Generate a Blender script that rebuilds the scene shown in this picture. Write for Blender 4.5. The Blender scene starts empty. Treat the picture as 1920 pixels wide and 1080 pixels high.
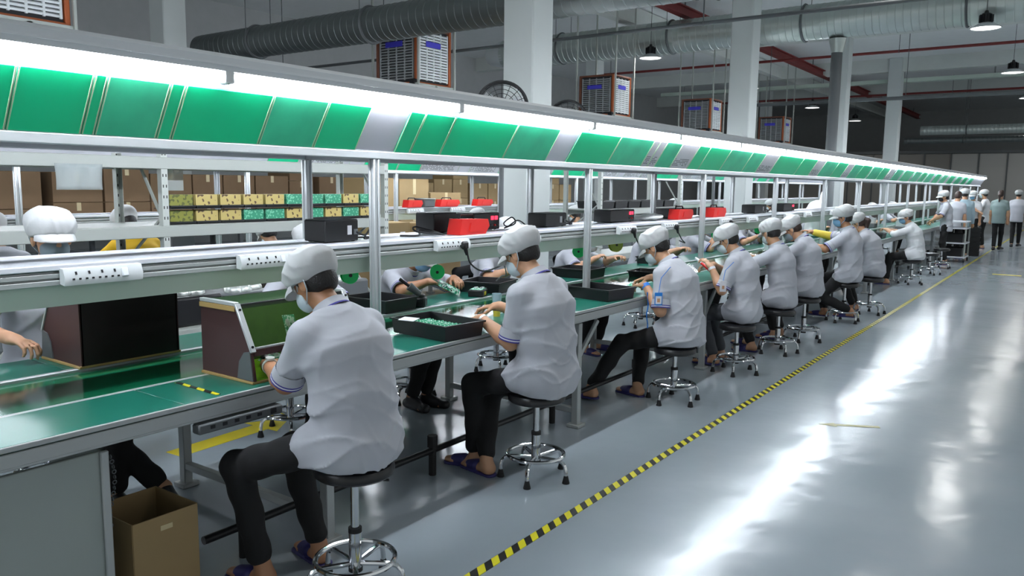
import bpy, math, random
import numpy as np
from mathutils import Vector, Matrix

random.seed(7)
SC = bpy.context.scene
COL = SC.collection
PI = math.pi

# ---------------------------------------------------------------- camera
EYE = 1.7
PITCH, YAW, ROLL = .1293, .6197, .01196
_f = np.array([-math.sin(YAW) * math.cos(PITCH), math.cos(YAW) * math.cos(PITCH), -math.sin(PITCH)])
_r = np.array([math.cos(YAW), math.sin(YAW), 0.0])
_u = np.cross(_r, _f)
_r2 = _r * math.cos(ROLL) + _u * math.sin(ROLL)
_u2 = -_r * math.sin(ROLL) + _u * math.cos(ROLL)
cam_data = bpy.data.cameras.new('camera')
cam_data.sensor_width = 36.0
cam_data.lens = 1490.3 / 1920 * 36
cam_data.clip_end = 200
cam = bpy.data.objects.new('camera', cam_data)
COL.objects.link(cam)
cam.matrix_world = Matrix(((_r2[0], _u2[0], -_f[0], 0), (_r2[1], _u2[1], -_f[1], 0), (_r2[2], _u2[2], -_f[2], EYE), (0, 0, 0, 1)))
SC.camera = cam

# ---------------------------------------------------------------- world, exposure
wd = bpy.data.worlds.new('world')
SC.world = wd
wd.use_nodes = True
bg = wd.node_tree.nodes['Background']
bg.inputs[0].default_value = (.88, .935, .94, 1)
bg.inputs[1].default_value = 0.66
SC.view_settings.view_transform = 'Standard'
SC.view_settings.look = 'None'
SC.view_settings.gamma = 1
SC.view_settings.use_curve_mapping = False
SC.view_settings.exposure = 0.1
SC.cycles.use_denoising = True
SC.cycles.max_bounces = 8
SC.cycles.diffuse_bounces = 4
SC.cycles.glossy_bounces = 4
SC.cycles.transmission_bounces = 6
SC.cycles.transparent_max_bounces = 8
SC.cycles.sample_clamp_indirect = 6
SC.cycles.caustics_reflective = False
SC.cycles.caustics_refractive = False
TUBE_POWER = 92.0
HIGHBAY_POWER = 34.0


# ---------------------------------------------------------------- materials
def lin(c):
    return tuple((x / 12.92 if x <= .04045 else ((x + .055) / 1.055) ** 2.4) for x in c)


def mat(name, rgb, rough=.5, metal=0.0, bump=0.0, bscale=60.0, var=0.0, vscale=4.0, emit=0.0, spec=.5, coat=0.0, stretch=None):
    m = bpy.data.materials.new(name)
    m.use_nodes = True
    nt = m.node_tree
    b = nt.nodes['Principled BSDF']
    c = lin([x / 255 for x in rgb]) + (1,)
    b.inputs['Base Color'].default_value = c
    b.inputs['Roughness'].default_value = rough
    b.inputs['Metallic'].default_value = metal
    b.inputs['Specular IOR Level'].default_value = spec
    b.inputs['Coat Weight'].default_value = coat
    if emit:
        b.inputs['Emission Color'].default_value = c
        b.inputs['Emission Strength'].default_value = emit
    if bump or var:
        tc = nt.nodes.new('ShaderNodeTexCoord')
        mp = nt.nodes.new('ShaderNodeMapping')
        nt.links.new(tc.outputs['Object'], mp.inputs[0])
        if stretch:
            mp.inputs['Scale'].default_value = stretch
    if bump:
        n = nt.nodes.new('ShaderNodeTexNoise')
        n.inputs['Scale'].default_value = bscale
        n.inputs['Detail'].default_value = 4
        bp = nt.nodes.new('ShaderNodeBump')
        bp.inputs['Strength'].default_value = bump
        bp.inputs['Distance'].default_value = .01
        nt.links.new(mp.outputs[0], n.inputs['Vector'])
        nt.links.new(n.outputs['Fac'], bp.inputs['Height'])
        nt.links.new(bp.outputs[0], b.inputs['Normal'])
    if var:
        n = nt.nodes.new('ShaderNodeTexNoise')
        n.inputs['Scale'].default_value = vscale
        n.inputs['Detail'].default_value = 5
        nt.links.new(mp.outputs[0], n.inputs['Vector'])
        mx = nt.nodes.new('ShaderNodeMix')
        mx.data_type = 'RGBA'
        mx.inputs[6].default_value = tuple(max(0, x * (1 - var)) for x in c[:3]) + (1,)
        mx.inputs[7].default_value = tuple(min(1, x * (1 + var)) for x in c[:3]) + (1,)
        nt.links.new(n.outputs['Fac'], mx.inputs[0])
        nt.links.new(mx.outputs[2], b.inputs['Base Color'])
    return m


def glass(name, rgb, rough=.05, alpha=.3):
    m = bpy.data.materials.new(name)
    m.use_nodes = True
    b = m.node_tree.nodes['Principled BSDF']
    b.inputs['Base Color'].default_value = lin([x / 255 for x in rgb]) + (1,)
    b.inputs['Roughness'].default_value = rough
    b.inputs['Alpha'].default_value = alpha
    return m


def stripes(name, c1, c2, period, angle):
    """diagonal two-colour hazard stripes in object space (x, y)"""
    m = bpy.data.materials.new(name)
    m.use_nodes = True
    nt = m.node_tree
    b = nt.nodes['Principled BSDF']
    b.inputs['Roughness'].default_value = .35
    tc = nt.nodes.new('ShaderNodeTexCoord')
    sp = nt.nodes.new('ShaderNodeSeparateXYZ')
    nt.links.new(tc.outputs['Object'], sp.inputs[0])
    mu = nt.nodes.new('ShaderNodeMath'); mu.operation = 'MULTIPLY'; mu.inputs[1].default_value = angle
    nt.links.new(sp.outputs[0], mu.inputs[0])
    ad = nt.nodes.new('ShaderNodeMath'); ad.operation = 'ADD'
    nt.links.new(mu.outputs[0], ad.inputs[0]); nt.links.new(sp.outputs[1], ad.inputs[1])
    dv = nt.nodes.new('ShaderNodeMath'); dv.operation = 'DIVIDE'; dv.inputs[1].default_value = period
    nt.links.new(ad.outputs[0], dv.inputs[0])
    fr = nt.nodes.new('ShaderNodeMath'); fr.operation = 'FRACT'
    nt.links.new(dv.outputs[0], fr.inputs[0])
    gt = nt.nodes.new('ShaderNodeMath'); gt.operation = 'GREATER_THAN'; gt.inputs[1].default_value = .5
    nt.links.new(fr.outputs[0], gt.inputs[0])
    mx = nt.nodes.new('ShaderNodeMix'); mx.data_type = 'RGBA'
    mx.inputs[6].default_value = lin([x / 255 for x in c1]) + (1,)
    mx.inputs[7].default_value = lin([x / 255 for x in c2]) + (1,)
    nt.links.new(gt.outputs[0], mx.inputs[0])
    nt.links.new(mx.outputs[2], b.inputs['Base Color'])
    return m


def floor_material():
    m = mat('grey_epoxy', (150, 160, 168), .2, spec=.75)
    nt = m.node_tree
    b = nt.nodes['Principled BSDF']
    tc = nt.nodes.new('ShaderNodeTexCoord')
    n1 = nt.nodes.new('ShaderNodeTexNoise'); n1.inputs['Scale'].default_value = .9; n1.inputs['Detail'].default_value = 6
    nt.links.new(tc.outputs['Object'], n1.inputs['Vector'])
    rp = nt.nodes.new('ShaderNodeMapRange')
    rp.inputs[3].default_value = .12; rp.inputs[4].default_value = .24
    nt.links.new(n1.outputs['Fac'], rp.inputs[0]); nt.links.new(rp.outputs[0], b.inputs['Roughness'])
    mx = nt.nodes.new('ShaderNodeMix'); mx.data_type = 'RGBA'
    mx.inputs[6].default_value = lin((142 / 255, 153 / 255, 162 / 255)) + (1,)
    mx.inputs[7].default_value = lin((158 / 255, 167 / 255, 173 / 255)) + (1,)
    nt.links.new(n1.outputs['Fac'], mx.inputs[0]); nt.links.new(mx.outputs[2], b.inputs['Base Color'])
    n2 = nt.nodes.new('ShaderNodeTexNoise'); n2.inputs['Scale'].default_value = 2.2; n2.inputs['Detail'].default_value = 3
    nt.links.new(tc.outputs['Object'], n2.inputs['Vector'])
    bp = nt.nodes.new('ShaderNodeBump'); bp.inputs['Strength'].default_value = .22; bp.inputs['Distance'].default_value = .03
    nt.links.new(n2.outputs['Fac'], bp.inputs['Height']); nt.links.new(bp.outputs[0], b.inputs['Normal'])
    return m


def perforated_material():
    """pale steel angle with two columns of dark slots along its height (object space)"""
    m = mat('perforated_steel', (186, 191, 186), .5)
    nt = m.node_tree
    b = nt.nodes['Principled BSDF']
    tc = nt.nodes.new('ShaderNodeTexCoord')
    sp = nt.nodes.new('ShaderNodeSeparateXYZ')
    nt.links.new(tc.outputs['Object'], sp.inputs[0])
    def mt(op, a, v):
        n = nt.nodes.new('ShaderNodeMath'); n.operation = op
        nt.links.new(a, n.inputs[0])
        if isinstance(v, float): n.inputs[1].default_value = v
        elif v is not None: nt.links.new(v, n.inputs[1])
        return n.outputs[0]
    z = mt('LESS_THAN', mt('FRACT', mt('DIVIDE', sp.outputs[2], .075), None), .27)
    y = mt('LESS_THAN', mt('ABSOLUTE', mt('SUBTRACT', mt('ABSOLUTE', sp.outputs[1], None), .0115), None), .0042)
    hole = mt('MULTIPLY', z, y)
    mx = nt.nodes.new('ShaderNodeMix'); mx.data_type = 'RGBA'
    mx.inputs[6].default_value = b.inputs['Base Color'].default_value
    mx.inputs[7].default_value = (.02, .02, .02, 1)
    nt.links.new(hole, mx.inputs[0]); nt.links.new(mx.outputs[2], b.inputs['Base Color'])
    return m


def board_material(name, base, dots, scale, thr=.55):
    """circuit board face: pads and parts as small cells"""
    m = mat(name, base, .4)
    nt = m.node_tree
    b = nt.nodes['Principled BSDF']
    tc = nt.nodes.new('ShaderNodeTexCoord')
    vo = nt.nodes.new('ShaderNodeTexVoronoi'); vo.inputs['Scale'].default_value = scale
    nt.links.new(tc.outputs['Object'], vo.inputs['Vector'])
    cr = nt.nodes.new('ShaderNodeMath'); cr.operation = 'LESS_THAN'; cr.inputs[1].default_value = thr
    nt.links.new(vo.outputs['Color'], cr.inputs[0])
    mx = nt.nodes.new('ShaderNodeMix'); mx.data_type = 'RGBA'
    mx.inputs[6].default_value = lin([x / 255 for x in base]) + (1,)
    mx.inputs[7].default_value = lin([x / 255 for x in dots]) + (1,)
    nt.links.new(cr.outputs[0], mx.inputs[0]); nt.links.new(mx.outputs[2], b.inputs['Base Color'])
    return m


M = dict(
    floor=floor_material(),
    ceil=mat('ceiling_paint', (226, 228, 228), .8, var=.05),
    beam=mat('beam_paint', (214, 218, 214), .8, var=.06),
    wall=mat('wall_paint', (176, 178, 178), .8, var=.08),
    panel=mat('partition_panel', (176, 176, 173), .6, var=.05, vscale=.6),
    darkpanel=mat('dark_panel', (140, 137, 132), .6, var=.08, vscale=.6),
    column=mat('column_paint', (206, 211, 210), .7, var=.03),
    greenmat=mat('green_esd_mat', (28, 106, 90), .28, var=.12, vscale=3),
    belt=mat('green_belt', (18, 104, 72), .12, var=.1, vscale=2, spec=.7),
    alu=mat('aluminium_profile', (206, 210, 213), .38, .45),
    alud=mat('grey_profile', (172, 176, 176), .42, .3),
    cabinet=mat('cabinet_paint', (150, 158, 154), .55, var=.03),
    steel=mat('pale_steel', (168, 173, 168), .5),
    white=mat('white_laminate', (222, 224, 232), .35),
    reflector=mat('pale_green_sheet', (198, 212, 200), .5, var=.04, vscale=2),
    hoodgrey=mat('hood_cover', (214, 218, 222), .45, .1),
    hoodback=mat('hood_backing', (214, 214, 224), .4),
    gsheet=mat('green_sleeve', (16, 226, 158), .3, var=.10, vscale=3, spec=.5),
    gsheet2=mat('green_sleeve_glare', (70, 222, 170), .35, var=.3, vscale=5, spec=.5),  # paler mottled green, lamp glare painted into the sleeve colour
    wsheet=mat('white_paper', (226, 226, 232), .5, var=.05, vscale=8),
    edge=mat('pale_edge', (190, 222, 186), .5),
    tube=mat('lit_tube', (240, 247, 255), .5, emit=TUBE_POWER),
    lampdisc=mat('lit_lamp', (255, 252, 246), .5, emit=5.0),
    black=mat('black_plastic', (20, 21, 24), .42),
    blackrub=mat('black_rubber', (18, 18, 20), .7),
    vinyl=mat('black_vinyl', (22, 22, 25), .35),
    chrome=mat('chrome', (205, 207, 210), .12, 1.0),
    maroon=mat('maroon_board', (62, 32, 33), .45, var=.08),
    darkboard=mat('dark_brown_board', (30, 20, 21), .4),
    ply=mat('plywood_edge', (178, 146, 92), .6),
    acry=glass('green_acrylic', (66, 92, 62), .08, .72),
    lens=glass('tinted_glass', (60, 92, 44), .04, .24),
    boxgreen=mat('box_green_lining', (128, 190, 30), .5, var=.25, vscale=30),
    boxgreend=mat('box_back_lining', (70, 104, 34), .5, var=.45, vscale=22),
    carton=mat('cardboard', (150, 126, 88), .8, var=.08, vscale=6),
    cartonshade=mat('cardboard_shade', (116, 92, 66), .8, var=.1, vscale=6),  # cardboard darkened to paint in the shade on the left stacks
    tapem=mat('parcel_tape', (196, 178, 138), .35),
    hazard=stripes('hazard_tape', (226, 216, 38), (22, 22, 20), .105, 1.0),
    yellow=mat('yellow_paint', (226, 206, 32), .4, var=.08, vscale=12),
    yellowworn=mat('yellow_paint_worn', (176, 172, 120), .35, var=.1),
    red=mat('red_plastic', (226, 44, 40), .4),
    led=mat('red_led', (255, 60, 90), .4, emit=1.6),
    redsteel=mat('red_steel', (124, 48, 46), .6),
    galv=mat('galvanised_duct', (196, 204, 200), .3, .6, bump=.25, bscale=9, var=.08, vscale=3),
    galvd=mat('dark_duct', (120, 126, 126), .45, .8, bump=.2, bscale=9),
    pipe=mat('dark_pipe', (92, 96, 98), .5),
    coolwhite=mat('cooler_white', (216, 220, 222), .5),
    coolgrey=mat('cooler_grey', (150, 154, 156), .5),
    cooldark=mat('cooler_dark', (50, 52, 56), .7),
    orange=mat('orange_frame', (176, 92, 50), .5),
    rust=mat('rust_frame', (112, 66, 48), .6),
    badge=mat('blue_badge', (70, 66, 190), .4),
    pcbgreen=board_material('pcb_green', (40, 150, 110), (196, 226, 210), 90, .42),
    pcbtan=board_material('pcb_tan', (196, 176, 108), (92, 70, 44), 55, .26),
    pcbolive=board_material('pcb_olive', (128, 130, 52), (84, 88, 40), 60, .4),
    pcbrow=board_material('pcb_row_green', (52, 146, 112), (120, 196, 160), 80, .35),
    reelgreen=mat('green_reel', (26, 232, 130), .35),
    solder=mat('solder_wire', (220, 226, 222), .3, .4),
    tapeyellow=mat('yellow_green_tape', (176, 176, 60), .35),
    skin=mat('skin', (196, 150, 118), .5, var=.06, vscale=14),
    skin2=mat('skin_tan', (170, 122, 90), .5, var=.06, vscale=14),
    shirt=mat('grey_polo', (186, 188, 196), .85, bump=.12, bscale=14, var=.02),
    shirtwhite=mat('white_top', (222, 224, 228), .85, bump=.12, bscale=14),
    shirtblue=mat('pale_blue_gown', (168, 192, 204), .85, bump=.12, bscale=14),
    shirtteal=mat('grey_green_top', (134, 152, 150), .85, bump=.12, bscale=14),
    shirtyellow=mat('yellow_vest', (224, 178, 24), .8, bump=.12, bscale=14),
    stripeblue=mat('blue_trim', (70, 66, 150), .8),
    stripewhite=mat('white_trim', (226, 226, 232), .8),
    trousers=mat('black_trousers', (13, 13, 15), .85, bump=.15, bscale=16),
    jeans=mat('dark_grey_jeans', (66, 69, 74), .85, bump=.15, bscale=16),
    cap=mat('white_cloth_cap', (196, 197, 198), .9, bump=.25, bscale=22),
    capgrey=mat('grey_cloth_cap', (176, 178, 178), .9, bump=.25, bscale=22),
    hair=mat('black_hair', (20, 17, 17), .55, bump=.5, bscale=120),
    hairbrown=mat('brown_hair', (52, 34, 28), .55, bump=.5, bscale=120),
    mask=mat('pale_mask', (206, 220, 228), .8),
    maskgrey=mat('grey_mask', (122, 136, 144), .8),
    maskblue=mat('blue_mask', (130, 178, 214), .8),
    maskblack=mat('black_mask', (34, 34, 38), .8),
    eyew=mat('eye_white', (230, 228, 224), .3),
    sandal=mat('blue_sandal', (50, 46, 104), .5),
    shoe=mat('dark_shoe', (28, 27, 30), .5),
    band=mat('blue_band', (44, 128, 220), .4),
    cardblue=mat('blue_card', (36, 128, 214), .35),
    cable=mat('black_cable', (24, 24, 28), .5),
    cablegrey=mat('grey_cable', (150, 150, 156), .45),
    poly=glass('clear_plastic_bag', (200, 210, 212), .2, .45),
    sack=mat('white_plastic_sack', (238, 240, 240), .5, bump=.4, bscale=9),
    glove=mat('yellow_sleeve', (222, 196, 70), .6),
    bluepaint=mat('purple_mark', (120, 110, 200), .6),
)
for nm in ('skin', 'skin2'):
    b = M[nm].node_tree.nodes['Principled BSDF']
    b.inputs['Subsurface Weight'].default_value = .08
    b.inputs['Subsurface Radius'].default_value = (.012, .005, .003)


# ---------------------------------------------------------------- mesh tools
class MB:
    def __init__(s):
        s.v = []; s.f = []; s.mi = []; s.cur = 0; s.T = None

    def add(s, vs, fs, mi=None):
        o = len(s.v)
        if s.T is not None:
            vs = [tuple(s.T @ Vector(v)) for v in vs]
        s.v.extend([tuple(map(float, v)) for v in vs])
        m = s.cur if mi is None else mi
        for f in fs:
            s.f.append(tuple(int(i) + o for i in f)); s.mi.append(m)
        return s

    def box(s, c, d, b=0.0, mi=None, R=None):
        x, y, z = d[0] / 2, d[1] / 2, d[2] / 2
        b = min(b, x * .95, y * .95, z * .95)
        if b <= 0:
            vs = [(i * x, j * y, k * z) for i in (-1, 1) for j in (-1, 1) for k in (-1, 1)]
            fs = [(0, 1, 3, 2), (4, 6, 7, 5), (0, 4, 5, 1), (2, 3, 7, 6), (0, 2, 6, 4), (1, 5, 7, 3)]
        else:
            vs = []; ix = {}
            for i in (-1, 1):
                for j in (-1, 1):
                    for k in (-1, 1):
                        for a in range(3):
                            p = [i * (x - b), j * (y - b), k * (z - b)]
                            p[a] = (i * x, j * y, k * z)[a]
                            ix[i, j, k, a] = len(vs); vs.append(tuple(p))
            fs = []
            def q(l):
                fs.append(tuple(ix[t] for t in l))
            for sg in (-1, 1):
                l = [(sg, -1, -1, 0), (sg, 1, -1, 0), (sg, 1, 1, 0), (sg, -1, 1, 0)]; q(l if sg > 0 else l[::-1])
                l = [(-1, sg, -1, 1), (-1, sg, 1, 1), (1, sg, 1, 1), (1, sg, -1, 1)]; q(l if sg > 0 else l[::-1])
                l = [(-1, -1, sg, 2), (1, -1, sg, 2), (1, 1, sg, 2), (-1, 1, sg, 2)]; q(l if sg > 0 else l[::-1])
            for i in (-1, 1):
                for j in (-1, 1):
                    l = [(i, j, -1, 0), (i, j, -1, 1), (i, j, 1, 1), (i, j, 1, 0)]; q(l if i * j > 0 else l[::-1])
                    l = [(i, -1, j, 0), (i, 1, j, 0), (i, 1, j, 2), (i, -1, j, 2)]; q(l if i * j > 0 else l[::-1])
                    l = [(-1, i, j, 1), (-1, i, j, 2), (1, i, j, 2), (1, i, j, 1)]; q(l if i * j > 0 else l[::-1])
                    for k in (-1, 1):
                        l = [(i, j, k, 0), (i, j, k, 1), (i, j, k, 2)]; q(l if i * j * k > 0 else l[::-1])
        c = Vector(c)
        vs = [tuple(c + (R @ Vector(v) if R else Vector(v))) for v in vs]
        return s.add(vs, fs, mi)

    def cyl(s, p0, p1, r0, r1=None, n=12, mi=None, cap=True):
        r1 = r0 if r1 is None else r1
        p0, p1 = Vector(p0), Vector(p1)
        d = (p1 - p0).normalized()
        a = d.orthogonal().normalized(); b = d.cross(a)
        vs = []
        for p, r in ((p0, r0), (p1, r1)):
            for i in range(n):
                t = 2 * PI * i / n
                vs.append(p + a * (r * math.cos(t)) + b * (r * math.sin(t)))
        fs = [(i, (i + 1) % n, n + (i + 1) % n, n + i) for i in range(n)]
        if cap:
            fs += [tuple(range(n))[::-1], tuple(range(n, 2 * n))]
        return s.add(vs, fs, mi)

    def tube(s, pts, r, n=8, closed=False, mi=None):
        pts = [Vector(p) for p in pts]
        N = len(pts); vs = []
        prev = None
        for i, p in enumerate(pts):
            if closed:
                d = pts[(i + 1) % N] - pts[i - 1]
            else:
                d = pts[min(i + 1, N - 1)] - pts[max(i - 1, 0)]
            d = d.normalized()
            if prev is None:
                a = d.orthogonal().normalized()
            else:
                a = (prev - d * prev.dot(d))
                a = a.normalized() if a.length > 1e-6 else d.orthogonal().normalized()
            prev = a
            b = d.cross(a)
            rr = r[i] if isinstance(r, (list, tuple)) else r
            for k in range(n):
                t = 2 * PI * k / n
                vs.append(p + a * (rr * math.cos(t)) + b * (rr * math.sin(t)))
        fs = []
        for i in range(N if closed else N - 1):
            j = (i + 1) % N
            for k in range(n):
                k2 = (k + 1) % n
                fs.append((i * n + k, i * n + k2, j * n + k2, j * n + k))
        if not closed:
            fs += [tuple(range(n))[::-1], tuple(range((N - 1) * n, N * n))]
        return s.add(vs, fs, mi)

    def lathe(s, prof, c=(0, 0, 0), n=24, mi=None, axis='z', mis=None):
        vs = []; fs = []
        P = len(prof)
        for i in range(n):
            t = 2 * PI * i / n
            for r, z in prof:
                x, y = r * math.cos(t), r * math.sin(t)
                v = (x, y, z) if axis == 'z' else ((z, x, y) if axis == 'x' else (y, z, x))
                vs.append((c[0] + v[0], c[1] + v[1], c[2] + v[2]))
        for i in range(n):
            j = (i + 1) % n
            for k in range(P - 1):
                fs.append((i * P + k, j * P + k, j * P + k + 1, i * P + k + 1))
        o = len(s.f)
        s.add(vs, fs, mi)
        if mis:
            for q in range(len(fs)):
                s.mi[o + q] = mis[q % (P - 1)]
        return s

    def ring(s, c, R, r, n=32, m=8, axis='z', mi=None):
        prof = [(R + r * math.cos(2 * PI * k / m), r * math.sin(2 * PI * k / m)) for k in range(m + 1)]
        return s.lathe(prof, c, n, mi, axis)

    def prism(s, poly, a, b, axis='y', mi=None):
        """poly = 2D points; axis y: (x, z), axis z: (x, y), axis x: (y, z)"""
        def P(p, t):
            return (p[0], t, p[1]) if axis == 'y' else ((p[0], p[1], t) if axis == 'z' else (t, p[0], p[1]))
        n = len(poly)
        vs = [P(p, a) for p in poly] + [P(p, b) for p in poly]
        ar = sum(poly[i][0] * poly[(i + 1) % n][1] - poly[(i + 1) % n][0] * poly[i][1] for i in range(n))
        fl = (ar > 0) != (axis == 'y')
        if b < a: fl = not fl
        sides = [(i, (i + 1) % n, n + (i + 1) % n, n + i) for i in range(n)]
        caps = [tuple(range(n))[::-1], tuple(range(n, 2 * n))]
        fs = sides + caps
        if not fl: fs = [f[::-1] for f in fs]
        return s.add(vs, fs, mi)

    def quad(s, a, b, c, d, mi=None):
        return s.add([a, b, c, d], [(0, 1, 2, 3)], mi)

    def obj(s, name, mats, parent=None, smooth=True, loc=None):
        if not isinstance(mats, (list, tuple)): mats = [mats]
        me = bpy.data.meshes.new(name)
        me.from_pydata(s.v, [], s.f)
        for m in mats:
            me.materials.append(M[m] if isinstance(m, str) else m)
        if len(mats) > 1:
            me.polygons.foreach_set('material_index', s.mi)
        me.update()
        if smooth:
            me.shade_smooth()
            me.set_sharp_from_angle(angle=math.radians(38))
        o = bpy.data.objects.new(name, me)
        COL.objects.link(o)
        if parent is not None: o.parent = parent
        if loc is not None: o.location = loc
        return o


def thing(name, label, cat, loc=(0, 0, 0), rotz=0.0, group=None):
    o = bpy.data.objects.new(name, None)
    o.empty_display_size = .1
    COL.objects.link(o)
    o.location = loc
    o.rotation_euler = (0, 0, rotz)
    return tag(o, label, cat, group)


def tag(o, label, cat, group=None, kind=None):
    o['label'] = label; o['category'] = cat
    if group: o['group'] = group
    if kind: o['kind'] = kind
    return o


def structure(o, label=None):
    o['kind'] = 'structure'
    if label: o['label'] = label
    return o


def dup(root, loc, rotz, label, group=None, parent=None):
    r = root.copy(); COL.objects.link(r)
    if parent is None:
        r.location = loc; r.rotation_euler = (0, 0, rotz)
        r['label'] = label
        if group: r['group'] = group
    else:
        r.parent = parent
    for ch in KIDS.get(root.name) or list(root.children):
        dup(ch, None, None, None, None, r)
    return r


KIDS = {}
ORD = ['first', 'second', 'third', 'fourth', 'fifth', 'sixth', 'seventh', 'eighth', 'ninth', 'tenth', 'eleventh', 'twelfth', 'thirteenth',
       'fourteenth', 'fifteenth', 'sixteenth', 'seventeenth', 'eighteenth', 'nineteenth', 'twentieth']


def nth(i):
    if i < 20: return ORD[i]
    tens = {2: 'twenty', 3: 'thirty', 4: 'forty', 5: 'fifty', 6: 'sixty'}
    n = i + 1
    if n % 10 == 0: return {2: 'twentieth', 3: 'thirtieth', 4: 'fortieth', 5: 'fiftieth', 6: 'sixtieth'}[n // 10]
    return tens[n // 10] + '-' + ORD[n % 10 - 1]


# ---------------------------------------------------------------- sculpted bodies (signed distance + surface nets)
def V(*a): return np.array(a, float)
def nrm(v): return v / (np.linalg.norm(v) + 1e-12)


class Sculpt:
    def __init__(s, h):
        s.h = h; s.ops = []; s.disp = None

    def cone(s, a, b, ra, rb, k=.03, flat=None, mode='u'):
        a = np.array(a, float); b = np.array(b, float); d = b - a; L2 = float(d @ d) + 1e-9
        mm = max(ra, rb) * (flat[1] if flat else 1) + k + 2.5 * s.h
        def fn(X, Y, Z):
            px, py, pz = X - a[0], Y - a[1], Z - a[2]
            t = np.clip((px * d[0] + py * d[1] + pz * d[2]) / L2, 0, 1)
            qx, qy, qz = px - t * d[0], py - t * d[1], pz - t * d[2]
            if flat:
                n, f = flat
                w = (qx * n[0] + qy * n[1] + qz * n[2]) * (1 / f - 1)
                qx, qy, qz = qx + w * n[0], qy + w * n[1], qz + w * n[2]
            return np.sqrt(qx * qx + qy * qy + qz * qz) - (ra + (rb - ra) * t)
        s.ops.append((fn, np.minimum(a, b) - mm, np.maximum(a, b) + mm, k, mode))
        return s

    def ell(s, c, r, R=None, k=.03, mode='u'):
        c = np.array(c, float); r = np.array(r, float)
        R = np.eye(3) if R is None else R
        mm = float(r.max()) + k + 2.5 * s.h
        def fn(X, Y, Z):
            px, py, pz = X - c[0], Y - c[1], Z - c[2]
            l = [px * R[0, i] + py * R[1, i] + pz * R[2, i] for i in range(3)]
            k0 = np.sqrt(sum((l[i] / r[i]) ** 2 for i in range(3)))
            k1 = np.sqrt(sum((l[i] / r[i] ** 2) ** 2 for i in range(3))) + 1e-9
            return k0 * (k0 - 1) / k1
        s.ops.append((fn, c - mm, c + mm, k, mode))
        return s

    def cut(s, c, n, k=.004):
        """remove everything on the +n side of the plane through c"""
        c = np.array(c, float); n = nrm(np.array(n, float))
        s.ops.append((lambda X, Y, Z: (X - c[0]) * n[0] + (Y - c[1]) * n[1] + (Z - c[2]) * n[2], None, None, k, 'i'))
        return s

    def build(s):
        h = s.h
        us = [o for o in s.ops if o[4] == 'u']
        lo = np.min([o[1] for o in us], 0); hi = np.max([o[2] for o in us], 0)
        n = np.ceil((hi - lo) / h).astype(int) + 1
        D = np.full(n, 9.0, np.float32)
        ax = [(lo[i] + h * np.arange(n[i])).astype(np.float32) for i in range(3)]
        for fn, l, u, k, mode in s.ops:
            if l is None:
                d = fn(ax[0][:, None, None], ax[1][None, :, None], ax[2][None, None, :])
                D = np.maximum(D, d).astype(np.float32)
                continue
            i0 = np.clip(np.floor((l - lo) / h).astype(int), 0, n - 1)
            i1 = np.clip(np.ceil((u - lo) / h).astype(int) + 1, 1, n)
            sl = tuple(slice(i0[i], i1[i]) for i in range(3))
            d = fn(ax[0][sl[0]][:, None, None], ax[1][sl[1]][None, :, None], ax[2][sl[2]][None, None, :])
            A = D[sl]
            if mode == 'u':
                t = np.clip(.5 + .5 * (A - d) / k, 0, 1)
                D[sl] = A + (d - A) * t - k * t * (1 - t)
            else:
                t = np.clip(.5 - .5 * (A + d) / k, 0, 1)
                D[sl] = A + (-d - A) * t + k * t * (1 - t)
        if s.disp is not None:
            D = (D + s.disp(ax[0][:, None, None], ax[1][None, :, None], ax[2][None, None, :])).astype(np.float32)
        return surface_nets(D, lo, h)


def surface_nets(D, lo, h):
    S = D < 0
    c = np.zeros(np.array(D.shape) - 1, np.int8)
    for i in (0, 1):
        for j in (0, 1):
            for k in (0, 1):
                c += S[i:D.shape[0] - 1 + i, j:D.shape[1] - 1 + j, k:D.shape[2] - 1 + k]
    act = (c > 0) & (c < 8)
    idx = np.argwhere(act)
    N = len(idx)
    P = np.zeros((N, 3)); W = np.zeros(N)
    cs = [(i, j, k) for i in (0, 1) for j in (0, 1) for k in (0, 1)]
    val = {o: D[idx[:, 0] + o[0], idx[:, 1] + o[1], idx[:, 2] + o[2]] for o in cs}
    for a in cs:
        for x in range(3):
            if a[x] == 0:
                b = list(a); b[x] = 1; b = tuple(b)
                d0, d1 = val[a], val[b]
                m = (d0 < 0) != (d1 < 0)
                t = np.where(m, d0 / np.where(m, d0 - d1, 1), 0)
                for q in range(3):
                    P[:, q] += np.where(m, a[q] + (t if q == x else 0), 0)
                W += m
    P = (P / W[:, None] + idx) * h + lo
    vid = np.full(act.shape, -1, np.int32)
    vid[act] = np.arange(N)
    F = []
    for x in range(3):
        y, z = (x + 1) % 3, (x + 2) % 3
        s0 = [slice(None)] * 3; s1 = [slice(None)] * 3
        s0[x] = slice(0, D.shape[x] - 1); s1[x] = slice(1, D.shape[x])
        A, B = S[tuple(s0)], S[tuple(s1)]
        e = np.argwhere(A != B)
        ok = (e[:, y] > 0) & (e[:, z] > 0) & (e[:, y] < D.shape[y] - 1) & (e[:, z] < D.shape[z] - 1)
        e = e[ok]
        ins = A[e[:, 0], e[:, 1], e[:, 2]]
        def g(dy, dz):
            q = e.copy(); q[:, y] += dy; q[:, z] += dz
            return vid[q[:, 0], q[:, 1], q[:, 2]]
        f = np.stack([g(-1, -1), g(0, -1), g(0, 0), g(-1, 0)], 1)
        f[~ins] = f[~ins][:, ::-1]
        F.append(f)
    return P, np.concatenate(F)


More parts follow.
